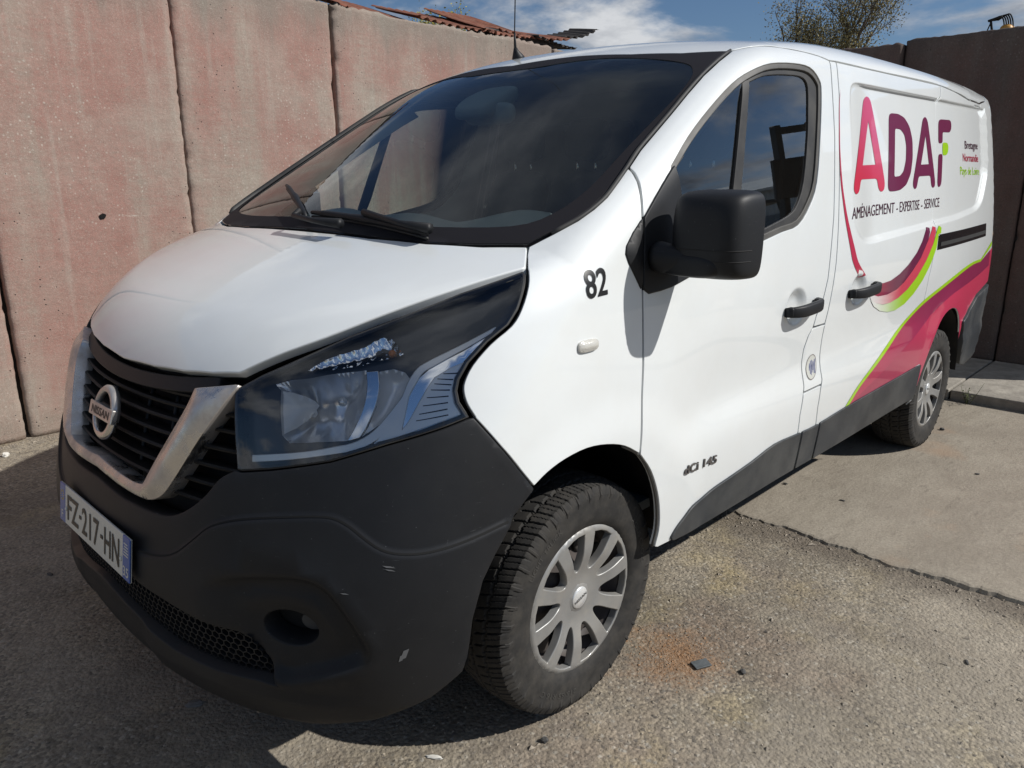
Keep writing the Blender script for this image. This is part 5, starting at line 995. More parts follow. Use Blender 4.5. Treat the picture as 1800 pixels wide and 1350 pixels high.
# number plate
plate = empty('number_plate', (.0215, -.008, .556), van); plate.rotation_euler = (0, math.radians(8.0), 0)
def plate_parts():
    box('plate_base', (0, 0, 0), (.006, .520, .110), M['plate_white'], plate, bevel=.002)
    for s_ in (1, -1): box('plate_band', (-.0006, s_ * .2375, 0), (.0062, .045, .1098), M['plate_blue'], plate, bevel=.002)
    for txt, y0, w in (('FZ', .195, .092), ('217', .075, .128), ('HN', -.092, .102)):
        V2, F2 = fit_text(txt, w, .072, bold=.012); V3 = np.stack([np.full(len(V2), -.0042), y0 - V2[:, 0], V2[:, 1] - .036], 1); emit('lettering', V3, F2, M['ink'], plate, smooth=False)
    for y in (.089, -.073): box('lettering', (-.0037, y, .001), (.0014, .016, .009), M['ink'], plate)
    V2, F2 = fit_text('35', .034, .024, bold=.015); emit('lettering', np.stack([np.full(len(V2), -.0042), -.2205 - V2[:, 0], V2[:, 1] - .044], 1), F2, M['plate_white'], plate, smooth=False)
    V2, F2 = fit_text('F', .014, .024, bold=.015); emit('lettering', np.stack([np.full(len(V2), -.0042), .2445 - V2[:, 0], V2[:, 1] - .044], 1), F2, M['plate_white'], plate, smooth=False)
    for i in range(5): box('crest_stripe', (-.0037, -.2365 - .002 * (i % 2), .008 + i * .0072), (.0014, .030 - .002 * i, .0030), M['plate_white'], plate)
    for i in range(12):
        a = math.pi / 6 * i; box('star', (-.0037, .2375 + .013 * math.cos(a), .022 + .013 * math.sin(a)), (.0014, .003, .003), plain('star_yellow', (.7, .5, .02), .4) if i == 0 else bpy.data.materials['star_yellow'], plate)
    for y in (.205, -.205): 
        bm = bmesh.new(); bmesh.ops.create_uvsphere(bm, u_segments=12, v_segments=8, radius=.006); bmesh.ops.scale(bm, vec=(.5, 1, 1), verts=bm.verts); bmesh.ops.translate(bm, vec=(-.004, y, -.010), verts=bm.verts); from_bm('screw', bm, M['plate_white'], plate)
plate_parts()
# headlamps
def headlamps():
    L2 = NOSE.to2(CV['lamp'])
    t2 = lambda k: NOSE.to2(CV[k])
    strip = np.concatenate([crom(t2('l_strip_o'), 3), crom(t2('l_strip_i'), 3)[::-1]]); ring = np.concatenate([crom(t2('l_ringo'), 4), crom(t2('l_ringi'), 4)[::-1]])
    bowl, fres, second, turn, silv, silv2 = (t2(k) for k in ('l_bowl', 'l_fresnel', 'l_second', 'l_turn', 'l_silver', 'l_silver2'))
    lampm = plain('lamp_black', (.042, .045, .050), .3)
    Lc = resamp(L2 if area2(L2) > 0 else L2[::-1], .012)
    silv_lo = np.concatenate([silv2, silv[13:14] * 0 + t2('l_silver')[13:14], silv[11:13][::-1], silv[4:11][::-1], silv[3:4][::-1]])
    for s_ in (1, -1):
        hl = empty('headlamp', (0, 0, 0), van); k = np.array([s_, 1.0])
        def sh(name, mat, lp, **kw): return sheet(name, hl, mat, np.asarray(lp) * k, NOSE, loop_is2=True, **kw)
        sh('lens', M['glass_lamp'], L2, grid=.03, gap=.002)
        sh('lens_edge', M['rubber'], Lc, grid=.02, holes=[inset(Lc, .0075) * k], off=-.0015, rim=(.002, .06), hole_rim=False)
        sh('lamp_housing', lampm, L2, grid=.02, off=-.030, holes=[bowl * k, second * k])
        sh('chrome_strip', M['satin'], strip, grid=.008, off=-.010, rim=(.002, .02))
        sh('silver_panel', M['chrome'], silv, grid=.012, off=-.015)
        sp = sh('ribbed_panel', M['satin'], inset(resamp(silv_lo if area2(silv_lo) > 0 else silv_lo[::-1], .01), .002), grid=.012, off=-.010, rim=(.0015, .006))
        c0, c1 = NOSE.to2(CV['lamp'][[14, 19]]); 
        for i in range(8):
            t = i / 7.; e1 = np.array(slot_r[i]); e0 = np.array(slot_l[i]); nrm = np.array([-(e1 - e0)[1], (e1 - e0)[0]]); nrm /= np.linalg.norm(nrm)
            sheet('panel_slot', hl, M['black_matte'], np.array([e0 + nrm * .0008, e1 + nrm * .0013, e1 - nrm * .0013, e0 - nrm * .0008]) * k, NOSE, .02, loop_is2=True, off=-.0090)
        sh('reflector_bowl', M['bowl'], bowl, grid=.009, off=lambda v: -.024 - .060 * (1 - (1 - np.clip(pdist(v * k, bowl) / .062, 0, 1)) ** 2) + .0016 * np.sin(v[:, 0] * s_ * 150) * (pdist(v * k, bowl) > .012), meshn=True)
        sh('ribbed_glass', M['fresnel'], fres, grid=.012, off=lambda v: -.028 - .012 * np.clip(pdist(v * k, fres) / .03, 0, 1), meshn=True)
        sh('chrome_ring', M['chrome'], ring, grid=.008, off=-.020, rim=(.002, .03))
        sh('side_reflector', M['bowl2'], second, grid=.010, off=lambda v: -.028 - .040 * (1 - (1 - np.clip(pdist(v * k, second) / .05, 0, 1)) ** 2), meshn=True)
        sh('indicator', M['chrome'], turn, grid=.006, off=lambda v: -.020 - .012 * np.clip(pdist(v * k, turn) / .02, 0, 1) + .0022 * np.sin(v[:, 0] * s_ * 300) * np.sin(v[:, 1] * 300), meshn=True)
        bp_, bn_ = NOSE.surf(NOSE.to2(CV['l_bulb']) * k, -.020); bm = bmesh.new(); bmesh.ops.create_uvsphere(bm, u_segments=16, v_segments=10, radius=.0085); bmesh.ops.translate(bm, vec=bp_[0], verts=bm.verts); from_bm('indicator_bulb', bm, M['amber'], hl)
        for cu2 in ((.30, .60), (.62, .42)):
            q = bowl.min(0) * (1 - np.array(cu2)) + bowl.max(0) * np.array(cu2); bp_, bn_ = NOSE.surf(q[None] * k, -.055); bm = bmesh.new(); bmesh.ops.create_uvsphere(bm, u_segments=14, v_segments=10, radius=.010); bmesh.ops.translate(bm, vec=bp_[0], verts=bm.verts); from_bm('bulb', bm, M['satin'], hl)
ribx = CV['l_silver2']; _s2 = NOSE.to2(ribx); _so = NOSE.to2(CV['lamp_fend'][5:10])
slot_l, slot_r = [], []
for i in range(8):
    t = .28 + .60 * i / 7.; a = _s2[0] * 0; j = t * (len(_s2) - 1); a = _s2[int(j)] * (1 - j % 1) + _s2[min(int(j) + 1, len(_s2) - 1)] * (j % 1); m_ = (.12 + .74 * i / 7.) * (len(_so) - 1); b_ = _so[int(m_)] * (1 - m_ % 1) + _so[min(int(m_) + 1, len(_so) - 1)] * (m_ % 1)
    slot_l.append(a + (b_ - a) * .14); slot_r.append(a + (b_ - a) * .66)
headlamps()
# dark inner nose so that nothing shows through the gaps
nu = np.linspace(-1.15, 1.15, 40); inner = np.concatenate([np.stack([nu, np.full(40, .27)], 1), np.stack([nu[::-1], .98 + .0 * nu], 1)])
sheet('inner_nose', van, M['black_matte'], inner, NOSE, .06, off=-.14, loop_is2=True)
sheet('under_hood', van, M['black_matte'], full(hood_half * np.array([1, .97, 1])), TOP, .06, off=-.045)
# ------------------------------------------------------------------ vinyl graphics on the left side
def decal(name, mat, loop, holes=(), grid=.06, off=.0013, parent=None, smooth=0, bs=.014):
    lp = CV[loop] if isinstance(loop, str) else loop
    if smooth: lp = crom(lp, smooth, True)
    return sheet(name, parent or van, mat, np.asarray(lp)[:, [0, 2]], S_, grid, holes=[np.asarray(CV[h] if isinstance(h, str) else h)[:, [0, 2]] for h in holes], off=off, loop_is2=True, bstep=bs)
big = np.array(CV['gA']); m_A = fade_mat('vinyl_A', (.62, .03, .075), (.62, .085, .20), (2.6, -.9, 1.38), (2.7, -.9, 1.68))
def sft(k, n=3):
    q = soft(CV[k][:, [0, 2]], .012, n); q = inset(q if area2(q) > 0 else q[::-1], -.0035 if k[-1] != 'i' else .003); return np.stack([q[:, 0], q[:, 0] * 0, q[:, 1]], 1)
decal('letter', m_A, sft('gA'), ['gAi']); decal('letter', M['v_plum'], sft('gD'), [sft('gDi', 2)])
decal('letter', M['v_plum'], sft('gA2'), ['gA2i']); decal('letter', M['v_plum'], sft('gF', 2)); decal('letter', M['v_plum'], sft('gF2', 2)); decal('letter', M['v_green'], sft('gFg', 2))
def side_text(txt, x0, z0, x1, z1, h, mat, **k):
    V2, F2 = fit_text(txt, 1.0, h, **k); uv = np.stack([x0 + V2[:, 0] * (x1 - x0), z0 + V2[:, 0] * (z1 - z0) + V2[:, 1]], 1)
    P, N = S_.surf(uv, .0014); f = F2[0]
    if np.dot(np.cross(P[f[1]] - P[f[0]], P[f[2]] - P[f[0]]), N[f[0]]) < 0: F2 = [tuple(reversed(q)) for q in F2]
    return emit('lettering', P, F2, mat, van, N)
t = CV['t1']; tx0, tz0, tx1, tz1 = t[0][0], t[0][2], t[2][0], t[2][2]
for wd, a_, b_ in (('AMÉNAGEMENT', 0, .455), ('-', .472, .488), ('EXPERTISE', .507, .738), ('-', .757, .773), ('SERVICE', .795, 1.0)):
    V2h = .042 if wd != '-' else .042
    side_text(wd, tx0 + (tx1 - tx0) * a_, tz0 + (tz1 - tz0) * a_, tx0 + (tx1 - tx0) * b_, tz0 + (tz1 - tz0) * b_, V2h, M['v_text'], shear=.12)
for kx, txt, mt in (('t2', 'Bretagne', 'v_text'), ('t3', 'Normandie', 'v_red'), ('t4', 'Pays de Loire', 'v_green')):
    t = CV[kx]; side_text(txt, t[0][0], t[0][2], t[1][0], t[1][2], .040, M[mt], bold=.01)
ao, ai = (crom(np.delete(CV[k_], 8, 0), 4) for k_ in ('arc_o', 'arc_i')); decal('swoosh', M['v_red'], cat(ao, rev(ai)[:-1]), grid=.05)
def sw(nm, key, c, off):
    p = CV[key]; q = p[:, [0, 2]]; x0, x1 = q[:, 0].min(), q[:, 0].max()
    mt = M['v_plum'] if c is None else fade_mat('vinyl_' + nm, (.80, .80, .79), c, (x0 + .02, -.96, .86), (x0 + .62 * (x1 - x0) * .75, -.96, 1.02)); return decal('swoosh', mt, key, off=off)
decal('swoosh', fade_mat('vinyl_plum_run', (.40, .02, .06), (.135, .010, .055), (2.62, -.96, .93), (3.0, -.96, 1.0)), 's1', off=.0014)
sw('coral', 's2', (.62, .055, .10), .0017); sw('lime', 's3', (.36, .64, .012), .0020)
AR2 = [(3.88 + .384 * math.cos(a), -.97, .352 + .421 * math.sin(a)) for a in np.linspace(math.radians(175), math.radians(30), 22)]
wave_end = [(4.88, -.85, 1.005), (4.88, -.85, .80), (4.5313, -.93, .772), (4.3918, -.938, .722), (4.215, -.955, .675)]
ctx = [(float(x), -.965, float(np.interp(x, ct[:, 0], ct[:, 2])) + .004) for x in np.linspace(3.40, 2.62, 12)]
WT, WL, WD = (crom(CV[k], 3) for k in ('wave_top', 'wave_lo', 'wave_dark'))
wt_end, wl_end = [(4.70, -.9, .99)], [(4.70, -.9, .972)]
lo_area = cat(WL, wave_end[1:], AR2[::-1][1:], [(3.47, -.965, .545)], ctx)
def rear_decal(name, mat, lp, off, gap=0): return sheet(name, van, mat, lp, REAR, .05, off=off, bstep=.03)
wave_m = fade_mat('vinyl_raspberry_run', (.34, .020, .075), (.60, .045, .11), (2.6, -.96, .55), (4.3, -.95, .80))
rear_decal('swoosh', wave_m, cat(WL, wave_end, AR2[::-1], [(3.475, -.965, .545)], ctx), .0013)
rear_decal('swoosh', fade_mat('vinyl_plum_wave', (.45, .028, .090), (.27, .018, .080), (2.7, -.96, .6), (3.7, -.96, .95)), cat(WL, [(4.80, -.85, .995), (4.80, -.85, .90)], rev(WD)[:-1]), .0018)
rear_decal('swoosh', M['v_green'], cat(WT, [(4.85, -.86, 1.05), (4.85, -.86, 1.022)], rev(WL)), .0016)
# '82', badge, side repeater, fuel sticker
t = CV['n82']; side_text('82', t[2][0], t[2][2] + .000, t[3][0], t[3][2] + .002, .064, M['ink'], bold=.016)
def badge():
    t = CV['dci']; V2, F2 = fit_text('dCi 145', 1.0, .026, bold=.015, spacing=1.08); x0, x1, z0, z1 = 1.295, 1.495, .603, .583
    uv = np.stack([x0 + V2[:, 0] * (x1 - x0), z0 + V2[:, 0] * (z1 - z0) + V2[:, 1]], 1); P0, N0 = S_.surf(uv, .0008); P1 = P0 + N0 * .0035; n = len(uv); F = []
    for f in F2:
        cr_ = np.dot(np.cross(P0[f[1]] - P0[f[0]], P0[f[2]] - P0[f[0]]), N0[f[0]]); g = f if cr_ > 0 else tuple(reversed(f)); F.append(tuple(i + n for i in g))
    ec = {}
    for f in F:
        for i in range(len(f)): e = (f[i], f[(i + 1) % len(f)]); ec[e] = 1
    for (a, b_) in list(ec):
        if (b_, a) not in ec: F.append((b_, a, a - n, b_ - n))
    emit('badge', np.concatenate([P0, P1]), F, M['brake'], van, smooth=False)
badge()
rp = np.array([.852, 1.052]); lp = np.array([(rp[0] + .034 * math.copysign(abs(math.cos(a)) ** .6, math.cos(a)), rp[1] + .0125 * math.copysign(abs(math.sin(a)) ** .6, math.sin(a))) for a in np.linspace(0, 2 * math.pi, 28, endpoint=False)])
sheet('side_repeater', van, plain('repeater_lens', (.55, .54, .50), .15, coat=.6, bump=.8, bscale=160, bdist=.002), lp, S_, .008, loop_is2=True, off=lambda v: .006 + .006 * np.clip(pdist(v, lp) / .010, 0, 1), rim=(.002, .006), meshn=True)
st = np.array([2.175, .762]); stl = lambda k: np.array([(st[0] + .046 * k * math.cos(a), st[1] + .048 * k * math.sin(a)) for a in np.linspace(0, 2 * math.pi, 30, endpoint=False)])
sheet('sticker', flap, M['plate_white'], stl(1), S_, .03, loop_is2=True, off=.0012); sheet('sticker_ring', flap, M['v_text'], stl(.97), S_, .03, holes=[stl(.93)], loop_is2=True, off=.0017)
for i in range(7):
    h_ = .014 + .018 * abs(math.sin(i * 2.3)); sheet('sticker_print', flap, plain('sticker_blue', (.10, .12, .30), .5) if i == 0 else bpy.data.materials['sticker_blue'], np.array([(2.155 + i * .008, .765 - h_), (2.159 + i * .008, .765 - h_), (2.160 + i * .008, .770 + h_ * .6), (2.156 + i * .008, .770 + h_ * .6)]), S_, .03, loop_is2=True, off=.0019)

# ------------------------------------------------------------------ wheels
def wheel_parts(root):
    """built at the origin, outer face towards -y"""
    NA = 960; TW = .106; r0 = .330
    prof = [(-.062, .196), (-.078, .200), (-.088, .206), (-.0935, .214), (-.0985, .222), (-.1005, .240), (-.1022, .262), (-.1018, .282), (-.1000, .297), (-.0965, .309), (-.0915, .3185)]
    tread = [(y, r0 - .0105 * (abs(y) / .086) ** 3.0) for y in np.linspace(-.086, .086, 45)]
    ys_ = [p[0] for p in prof] + [t_[0] for t_ in tread] + [.0985, .1062, .0985, .085, .062]; rs_ = [p[1] for p in prof] + [t_[1] for t_ in tread] + [.314, .27, .222, .205, .196]
    ys_, rs_ = np.array(ys_), np.array(rs_); A = np.linspace(0, 2 * math.pi, NA, endpoint=False); n = len(ys_)
    Yg, Ag = np.meshgrid(ys_, A); Rg = np.broadcast_to(rs_, Yg.shape).copy(); npf = len(prof)
    ph = Ag / (2 * math.pi); isT = np.zeros(n, bool); isT[npf - 2:npf + 47] = True
    # circumferential grooves (slightly zig-zag) and swept lateral grooves
    zig = .0035 * (2 * np.abs((ph * 62) % 1 - .5) * 2 - 1)
    g = np.zeros_like(Rg)
    for yc, w in ((-.047, .0042), (-.0, .0032), (.047, .0042)): g = np.maximum(g, (np.abs(Yg - yc - zig) < w) * 1.0)
    k = (ph * 62 + np.abs(Yg) * 10.0) % 1; lat = (k < .13) * (np.abs(Yg) > .012); g = np.maximum(g, lat * 1.0)
    k2 = (ph * 62 + np.abs(Yg) * 10.0 + .5) % 1; g = np.maximum(g, ((k2 < .07) * (np.abs(Yg) > .05)) * .5)
    Rg -= np.where(isT[None], g * .0058, 0) * np.where(np.abs(Yg) > .094, .5, 1)
    # shoulder blocks and the raised rings / bars on the side wall
    sw_ = (Yg < -.09) & ~isT[None]; bars = ((ph * 40) % 1 < .16) & (Rg > .282) & (Rg < .312); Yo = Yg - np.where(bars, .0030, 0)
    ringr = (np.abs(Rg - .300) < .004) | (np.abs(Rg - .2395) < .004); Yo = Yo - np.where(ringr & sw_, .0022, 0)
    V = np.stack([Rg * np.cos(Ag), Yo, Rg * np.sin(Ag)], -1).reshape(-1, 3); V[:, 2] = np.maximum(V[:, 2], -.3275); F = []
    for i in range(NA):
        i2 = (i + 1) % NA
        for j in range(n - 1): F.append((i * n + j, i2 * n + j, i2 * n + j + 1, i * n + j + 1))
    o = emit('tyre', V, F, M['tyre'], root, smooth=True)
    try: o.data.set_sharp_from_angle(angle=math.radians(28))
    except Exception: pass
    # side-wall lettering
    V2, F2 = fit_text('215/65 R16 C', .16, .016, bold=.01)
    for a0, txt, w in ((1.05, 'AGILIS CROSS', .17), (-1.35, '215/65 R16 C', .16), (2.9, 'LIGHT TRUCK', .15)):
        V2, F2 = fit_text(txt, w, .015, bold=.01); rr = .258 + V2[:, 1]; aa = a0 + V2[:, 0] / .262 * -1; yy = np.interp(rr, rs_[:npf], ys_[:npf]) - .0012
        emit('sidewall_lettering', np.stack([rr * np.cos(aa) , yy, rr * np.sin(aa)], 1), F2, M['tyre_lit'], root, smooth=False)
    # steel wheel behind the cover
    V, F = [], []; prof2 = ((.206, -.082), (.199, -.070), (.192, -.055), (.186, .02), (.178, -.03), (.165, -.036), (.12, -.028), (.085, -.05), (.06, -.055), (.0, -.055)); n2 = 60
    for i in range(n2):
        a = 2 * math.pi * i / n2
        for r, y in prof2: V.append((r * math.cos(a), y, r * math.sin(a)))
    m_ = len(prof2)
    for i in range(n2):
        i2 = (i + 1) % n2
        for j in range(m_ - 1): F.append((i * m_ + j, i2 * m_ + j, i2 * m_ + j + 1, i * m_ + j + 1))
    emit('rim', V, F, M['steel'], root)
    for i in range(10):
        a = 2 * math.pi * (i + .5) / 10; bm = bmesh.new(); bmesh.ops.create_uvsphere(bm, u_segments=14, v_segments=8, radius=.024); bmesh.ops.scale(bm, vec=(1, .35, 1.15), verts=bm.verts); bmesh.ops.translate(bm, vec=(.142 * math.cos(a), -.036, .142 * math.sin(a)), verts=bm.verts); from_bm('rim_slot', bm, M['black_matte'] if i % 2 else M['brake'], root)
    # wheel cover: ten spokes, dished, with rounded openings
    def cov(uv):
        r = np.hypot(uv[:, 0], uv[:, 1]); y = -.083 - .012 * sstep(.217, .182, r) + .016 * sstep(.15, .055, r) * 1.0 - .006 * np.exp(-((r - .203) / .010) ** 2); return y
    class Cov:
        def to2(s, P): P = np.asarray(P); return np.stack([P[:, 0], P[:, 2]], 1)
        def surf(s, uv, off=0.0):
            uv = np.asarray(uv, float); f = lambda q: cov(q); e = 1e-4; y = f(uv); gx = (f(uv + [e, 0]) - f(uv - [e, 0])) / (2 * e); gz = (f(uv + [0, e]) - f(uv - [0, e])) / (2 * e); N = np.stack([gx, -np.ones(len(uv)), gz], 1); N /= np.linalg.norm(N, axis=1, keepdims=True); o2 = np.asarray(off, float); o2 = o2[:, None] if o2.ndim else o2
            return np.stack([uv[:, 0], y, uv[:, 1]], 1) + N * o2, N
    holes = []
    for i in range(10):
        a = 2 * math.pi * i / 10 + .22; lp = []
        da = (.195 if i % 2 else .225)
        for (r, t_) in ((.194, -da), (.1965, -da * .3), (.1965, da * .3), (.194, da), (.176, da * 1.0), (.140, da * .95), (.112, da * .88), (.094, da * .70), (.084, da * .40), (.081, 0), (.084, -da * .40), (.094, -da * .70), (.112, -da * .88), (.140, -da * .95), (.176, -da)): lp.append((r * math.cos(a + t_), r * math.sin(a + t_)))
        lp = np.array(lp); cc = crom(lp[4:], 2, False); holes.append(np.concatenate([lp[:4], cc]))
    oc = np.array([(.2195 * math.cos(a), .2195 * math.sin(a)) for a in np.linspace(0, 2 * math.pi, 96, endpoint=False)])
    ic = np.array([(.026 * math.cos(a), .026 * math.sin(a)) for a in np.linspace(0, 2 * math.pi, 28, endpoint=False)])
    sheet('hubcap', root, M['silver'], oc, Cov(), .012, holes=holes + [ic], rim=(.0035, .022), loop_is2=True, bstep=.007)
    for (ra, rb_, y, mt, nm) in ((.0, .042, -.0795, 'silver', 'centre_cap'), (.0, .031, -.0835, 'satin', 'centre_badge')):
        V, F = [], []; n3 = 36; pr = ((rb_ * 1.02, y + .02), (rb_, y + .002), (rb_ * .94, y), (rb_ * .3, y - .0008), (.0005, y - .001))
        for i in range(n3):
            a = 2 * math.pi * i / n3; lob = 1 + (.07 * (math.cos(6 * a) > .55) if nm == 'centre_cap' else 0)
            for r, yy in pr: V.append((r * lob * math.cos(a), yy, r * lob * math.sin(a)))
        for i in range(n3):
            i2 = (i + 1) % n3
            for j in range(4): F.append((i * 5 + j, i2 * 5 + j, i2 * 5 + j + 1, i * 5 + j + 1))
        emit(nm, V, F, M[mt], root)
    V2, F2 = fit_text('NISSAN', .050, .0085, bold=.015); c_, s_2 = math.cos(math.radians(38)), math.sin(math.radians(38)); q = V2 - [.025, .0042]; emit('badge_lettering', np.stack([q[:, 0] * c_ - q[:, 1] * s_2, np.full(len(q), -.0856), q[:, 0] * s_2 + q[:, 1] * c_], 1), F2, M['ink'], root, smooth=False)
M['tyre'] = plain('tyre_rubber', (.024, .023, .022), .78, var=.25, vscale=30, bump=.25, bscale=220, bdist=.0008, dust=((.135, .118, .095), .24, 22.0), spec=.35)
M['tyre_lit'] = plain('tyre_letter', (.05, .047, .043), .7)
wf = empty('wheel', (.933, -.8135, .3275), van); wheel_parts(wf); wf.rotation_euler = (0, .35, 0)
wr = copy_tree(wf, van); wr.location = (3.875, -.8360, .3275); wr.rotation_euler = (0, .9, 0)
for src, x, a in ((wf, .933, .5), (wf, 3.875, 1.7)):
    c = copy_tree(src, van); c.location = (x, .8135, .3275); c.rotation_euler = (0, a, math.pi)
# wheel arches, underbody
def arch(cx, rx, rz, cz, sgn):
    n = 24; V, F = [], []; ys = (-.945, -.60)
    for i in range(n + 1):
        a = math.radians(2 + 176 * i / n)
        for y in ys: V.append((cx + rx * math.cos(a), y * sgn, cz + rz * math.sin(a)))
    for i in range(n): F.append((2 * i, 2 * i + 1, 2 * i + 3, 2 * i + 2))
    F.append(tuple(2 * i + 1 for i in range(n + 1)))
    emit('wheel_arch_liner', V, F, M['liner'], van)
M['liner'] = plain('arch_liner', (.012, .0115, .011), .85, dust=((.06, .05, .04), .6, 8))
for sgn in (1, -1): arch(.905, .43, .46, .36, sgn); arch(3.88, .384, .415, .352, sgn)
box('floor_pan', (2.75, 0, .33), (4.1, 1.50, .05), M['liner'], van); box('floor_pan', (.75, 0, .30), (.95, 1.10, .05), M['liner'], van)
for s_ in (1, -1): box('sill_underside', (2.35, s_ * .86, .385), (2.0, .17, .03), M['liner'], van)
tube('arch_flange', [tuple(q + np.array([0, .012, 0])) for q in crom(CV['arch_f'][5:], 3)], .004, M['seal_grey'], van, 6)
box('axle_beam', (3.905, 0, .30), (.10, 1.4, .09), M['liner'], van, bevel=.02); box('suspension_arm', (.95, 0, .27), (.25, 1.4, .06), M['liner'], van, bevel=.02)

# ------------------------------------------------------------------ door mirrors
def blob(name, parent, mat, cage, sub=3, M4=None):
    """smooth solid from a cage of rings (each a list of points), closed at both ends"""
    n = len(cage[0]); V = [tuple(p) for r in cage for p in r]; F = []
    for i in range(len(cage) - 1):
        for k in range(n): k2 = (k + 1) % n; F.append((i * n + k, i * n + k2, (i + 1) * n + k2, (i + 1) * n + k))
    F.append(tuple(reversed(range(n)))); F.append(tuple((len(cage) - 1) * n + k for k in range(n)))
    me = bpy.data.meshes.new(name); me.from_pydata(V, [], F); bm = bmesh.new(); bm.from_mesh(me); bmesh.ops.recalc_face_normals(bm, faces=bm.faces); bm.to_mesh(me); bm.free()
    o = bpy.data.objects.new(name, me); COL.objects.link(o); md = o.modifiers.new('s', 'SUBSURF'); md.levels = md.render_levels = sub
    dg = bpy.context.evaluated_depsgraph_get(); m2 = bpy.data.meshes.new_from_object(o.evaluated_get(dg)); o.modifiers.clear(); o.data = m2; m2.materials.clear(); m2.materials.append(mat); m2.polygons.foreach_set('use_smooth', [True] * len(m2.polygons)); o.parent = parent
    return o
def rrect(x, yc, zc, hy, hz, c=.55):
    pts = []
    for (sy, sz) in ((1, 1), (-1, 1), (-1, -1), (1, -1)):
        a, b_ = (sy * hy, sz * hz * c), (sy * hy * c, sz * hz)
        pts += [a, b_] if sy * sz > 0 else [b_, a]
    return [(x, yc + p[0], zc + p[1]) for p in pts]
for side in (1, -1):
    mir = empty('door_mirror', (0, 0, 0), van)
    k = side
    shell = [rrect(1.118, -1.083 * k, 1.292, .052, .062), rrect(1.124, -1.083 * k, 1.292, .076, .085), rrect(1.145, -1.084 * k, 1.293, .095, .103, .82), rrect(1.19, -1.084 * k, 1.294, .102, .108, .86), rrect(1.238, -1.084 * k, 1.294, .104, .109, .86), rrect(1.262, -1.084 * k, 1.294, .102, .107, .86)]
    blob('mirror_housing', mir, M['black_plastic'], shell)
    low = [rrect(1.113, -1.045 * k, 1.222, .075, .022, .6), rrect(1.125, -1.05 * k, 1.222, .086, .030, .6), rrect(1.17, -1.06 * k, 1.222, .09, .034, .6), rrect(1.23, -1.07 * k, 1.222, .085, .034, .6)]
    blob('mirror_lower_shell', mir, M['black_plastic'], low)
    a_ = [[(1.095 + .0 + dx, -.945 * k, 1.235 + dz) for dx, dz in ((-.02, .05), (.09, .055), (.11, -.035), (-.01, -.05))], [(1.10 + dx, -.985 * k, 1.232 + dz) for dx, dz in ((-.01, .042), (.07, .045), (.08, -.035), (-.004, -.042))], [(1.115 + dx, -1.03 * k, 1.232 + dz) for dx, dz in ((-.004, .034), (.06, .034), (.06, -.032), (-.002, -.034))], [(1.125 + dx, -1.08 * k, 1.236 + dz) for dx, dz in ((-.002, .03), (.06, .03), (.06, -.03), (0, -.03))]]
    blob('mirror_arm', mir, M['black_plastic'], a_)
    box('mirror_glass', (1.262, -1.084 * k, 1.294), (.006, .150, .160), M['chrome'], mir, bevel=.002)
    hs = [o for o in mir.children if o.name.startswith('mirror_housing')][0]
    from mathutils.bvhtree import BVHTree
    bv = BVHTree.FromPolygons([v.co for v in hs.data.vertices], [tuple(p_.vertices) for p_ in hs.data.polygons])
    for zz, a0, a1 in ((1.262, 95, 265), (1.236, 95, 265)):
        line = []
        for aa in np.linspace(math.radians(a0), math.radians(a1), 40):
            dv_ = Vector((-math.cos(aa), -math.sin(aa), 0)); dv_ = Vector((math.cos(aa) * 1.0, math.sin(aa), 0)); h_ = bv.ray_cast(Vector((1.2, -1.084 * k, zz)) + dv_ * .5, -dv_)
            if h_[0] is not None: line.append(tuple(h_[0] - dv_ * .0006))
        if len(line) > 4: tube('mirror_seam', line, .0017, M['black_matte'], mir, 6)
    if side < 0:
        for ch in mir.children: ch.data.transform(Matrix.Translation((1.11, .955, 0)) @ Matrix.Rotation(math.radians(-52), 4, 'Z') @ Matrix.Translation((-1.11, -.955, 0)))
# ------------------------------------------------------------------ wipers, aerial, interior
def on_ws(q, d=.02): P = np.asarray(q, float); N = grad(P); return P + N * d
def wiper(blade, armpts):
    w = empty('wiper', (0, 0, 0), van); a, b_ = on_ws(blade, .016); m1 = on_ws([(blade[0] + blade[1]) / 2], .03)[0]
    pts = [tuple(a + (b_ - a) * t_ + np.array([0, 0, .008]) * math.sin(math.pi * t_)) for t_ in np.linspace(0, 1, 9)]; tube('wiper_blade', pts, [.006] + [.009] * 3 + [.013] + [.010] * 3 + [.006], M['black_plastic'], w, 8)
    tube('wiper_rubber', [tuple(np.array(p_) - np.array([0, 0, .012])) for p_ in pts], .004, M['rubber'], w, 6)
    tube('wiper_arm', [tuple(q) for q in on_ws(armpts, .034)], [.010] + [.008] * (len(armpts) - 2) + [.014], M['black_plastic'], w, 8)
wiper(CV['wip1'], CV['wip1arm']); wiper(CV['wip2'], CV['wip2arm'])
sheet('wiper_cowl', van, M['black_plastic'], full(cat([(.66, 0, 1.27), (.70, -.45, 1.268), (.79, -.74, 1.27), (.86, -.80, 1.29), (.90, -.78, 1.31), zpt(.83, -.70), zpt(.765, -.45), zpt(.73, 0)])), WS, .04, off=-.020)
an = CV['antenna'][0]; ap = on_ws([an + np.array([.16, -.03, .02])], 0)[0]; ap = np.array([1.78, .16, float(Zr(np.array(1.78), np.array(.16)))])
ant = empty('aerial', tuple(ap), van)
tube('aerial_base', [(0.02, 0, -.004), (.012, 0, .010), (.004, 0, .026), (0, 0, .040)], [.028, .022, .012, .006], M['black_plastic'], ant, 14)
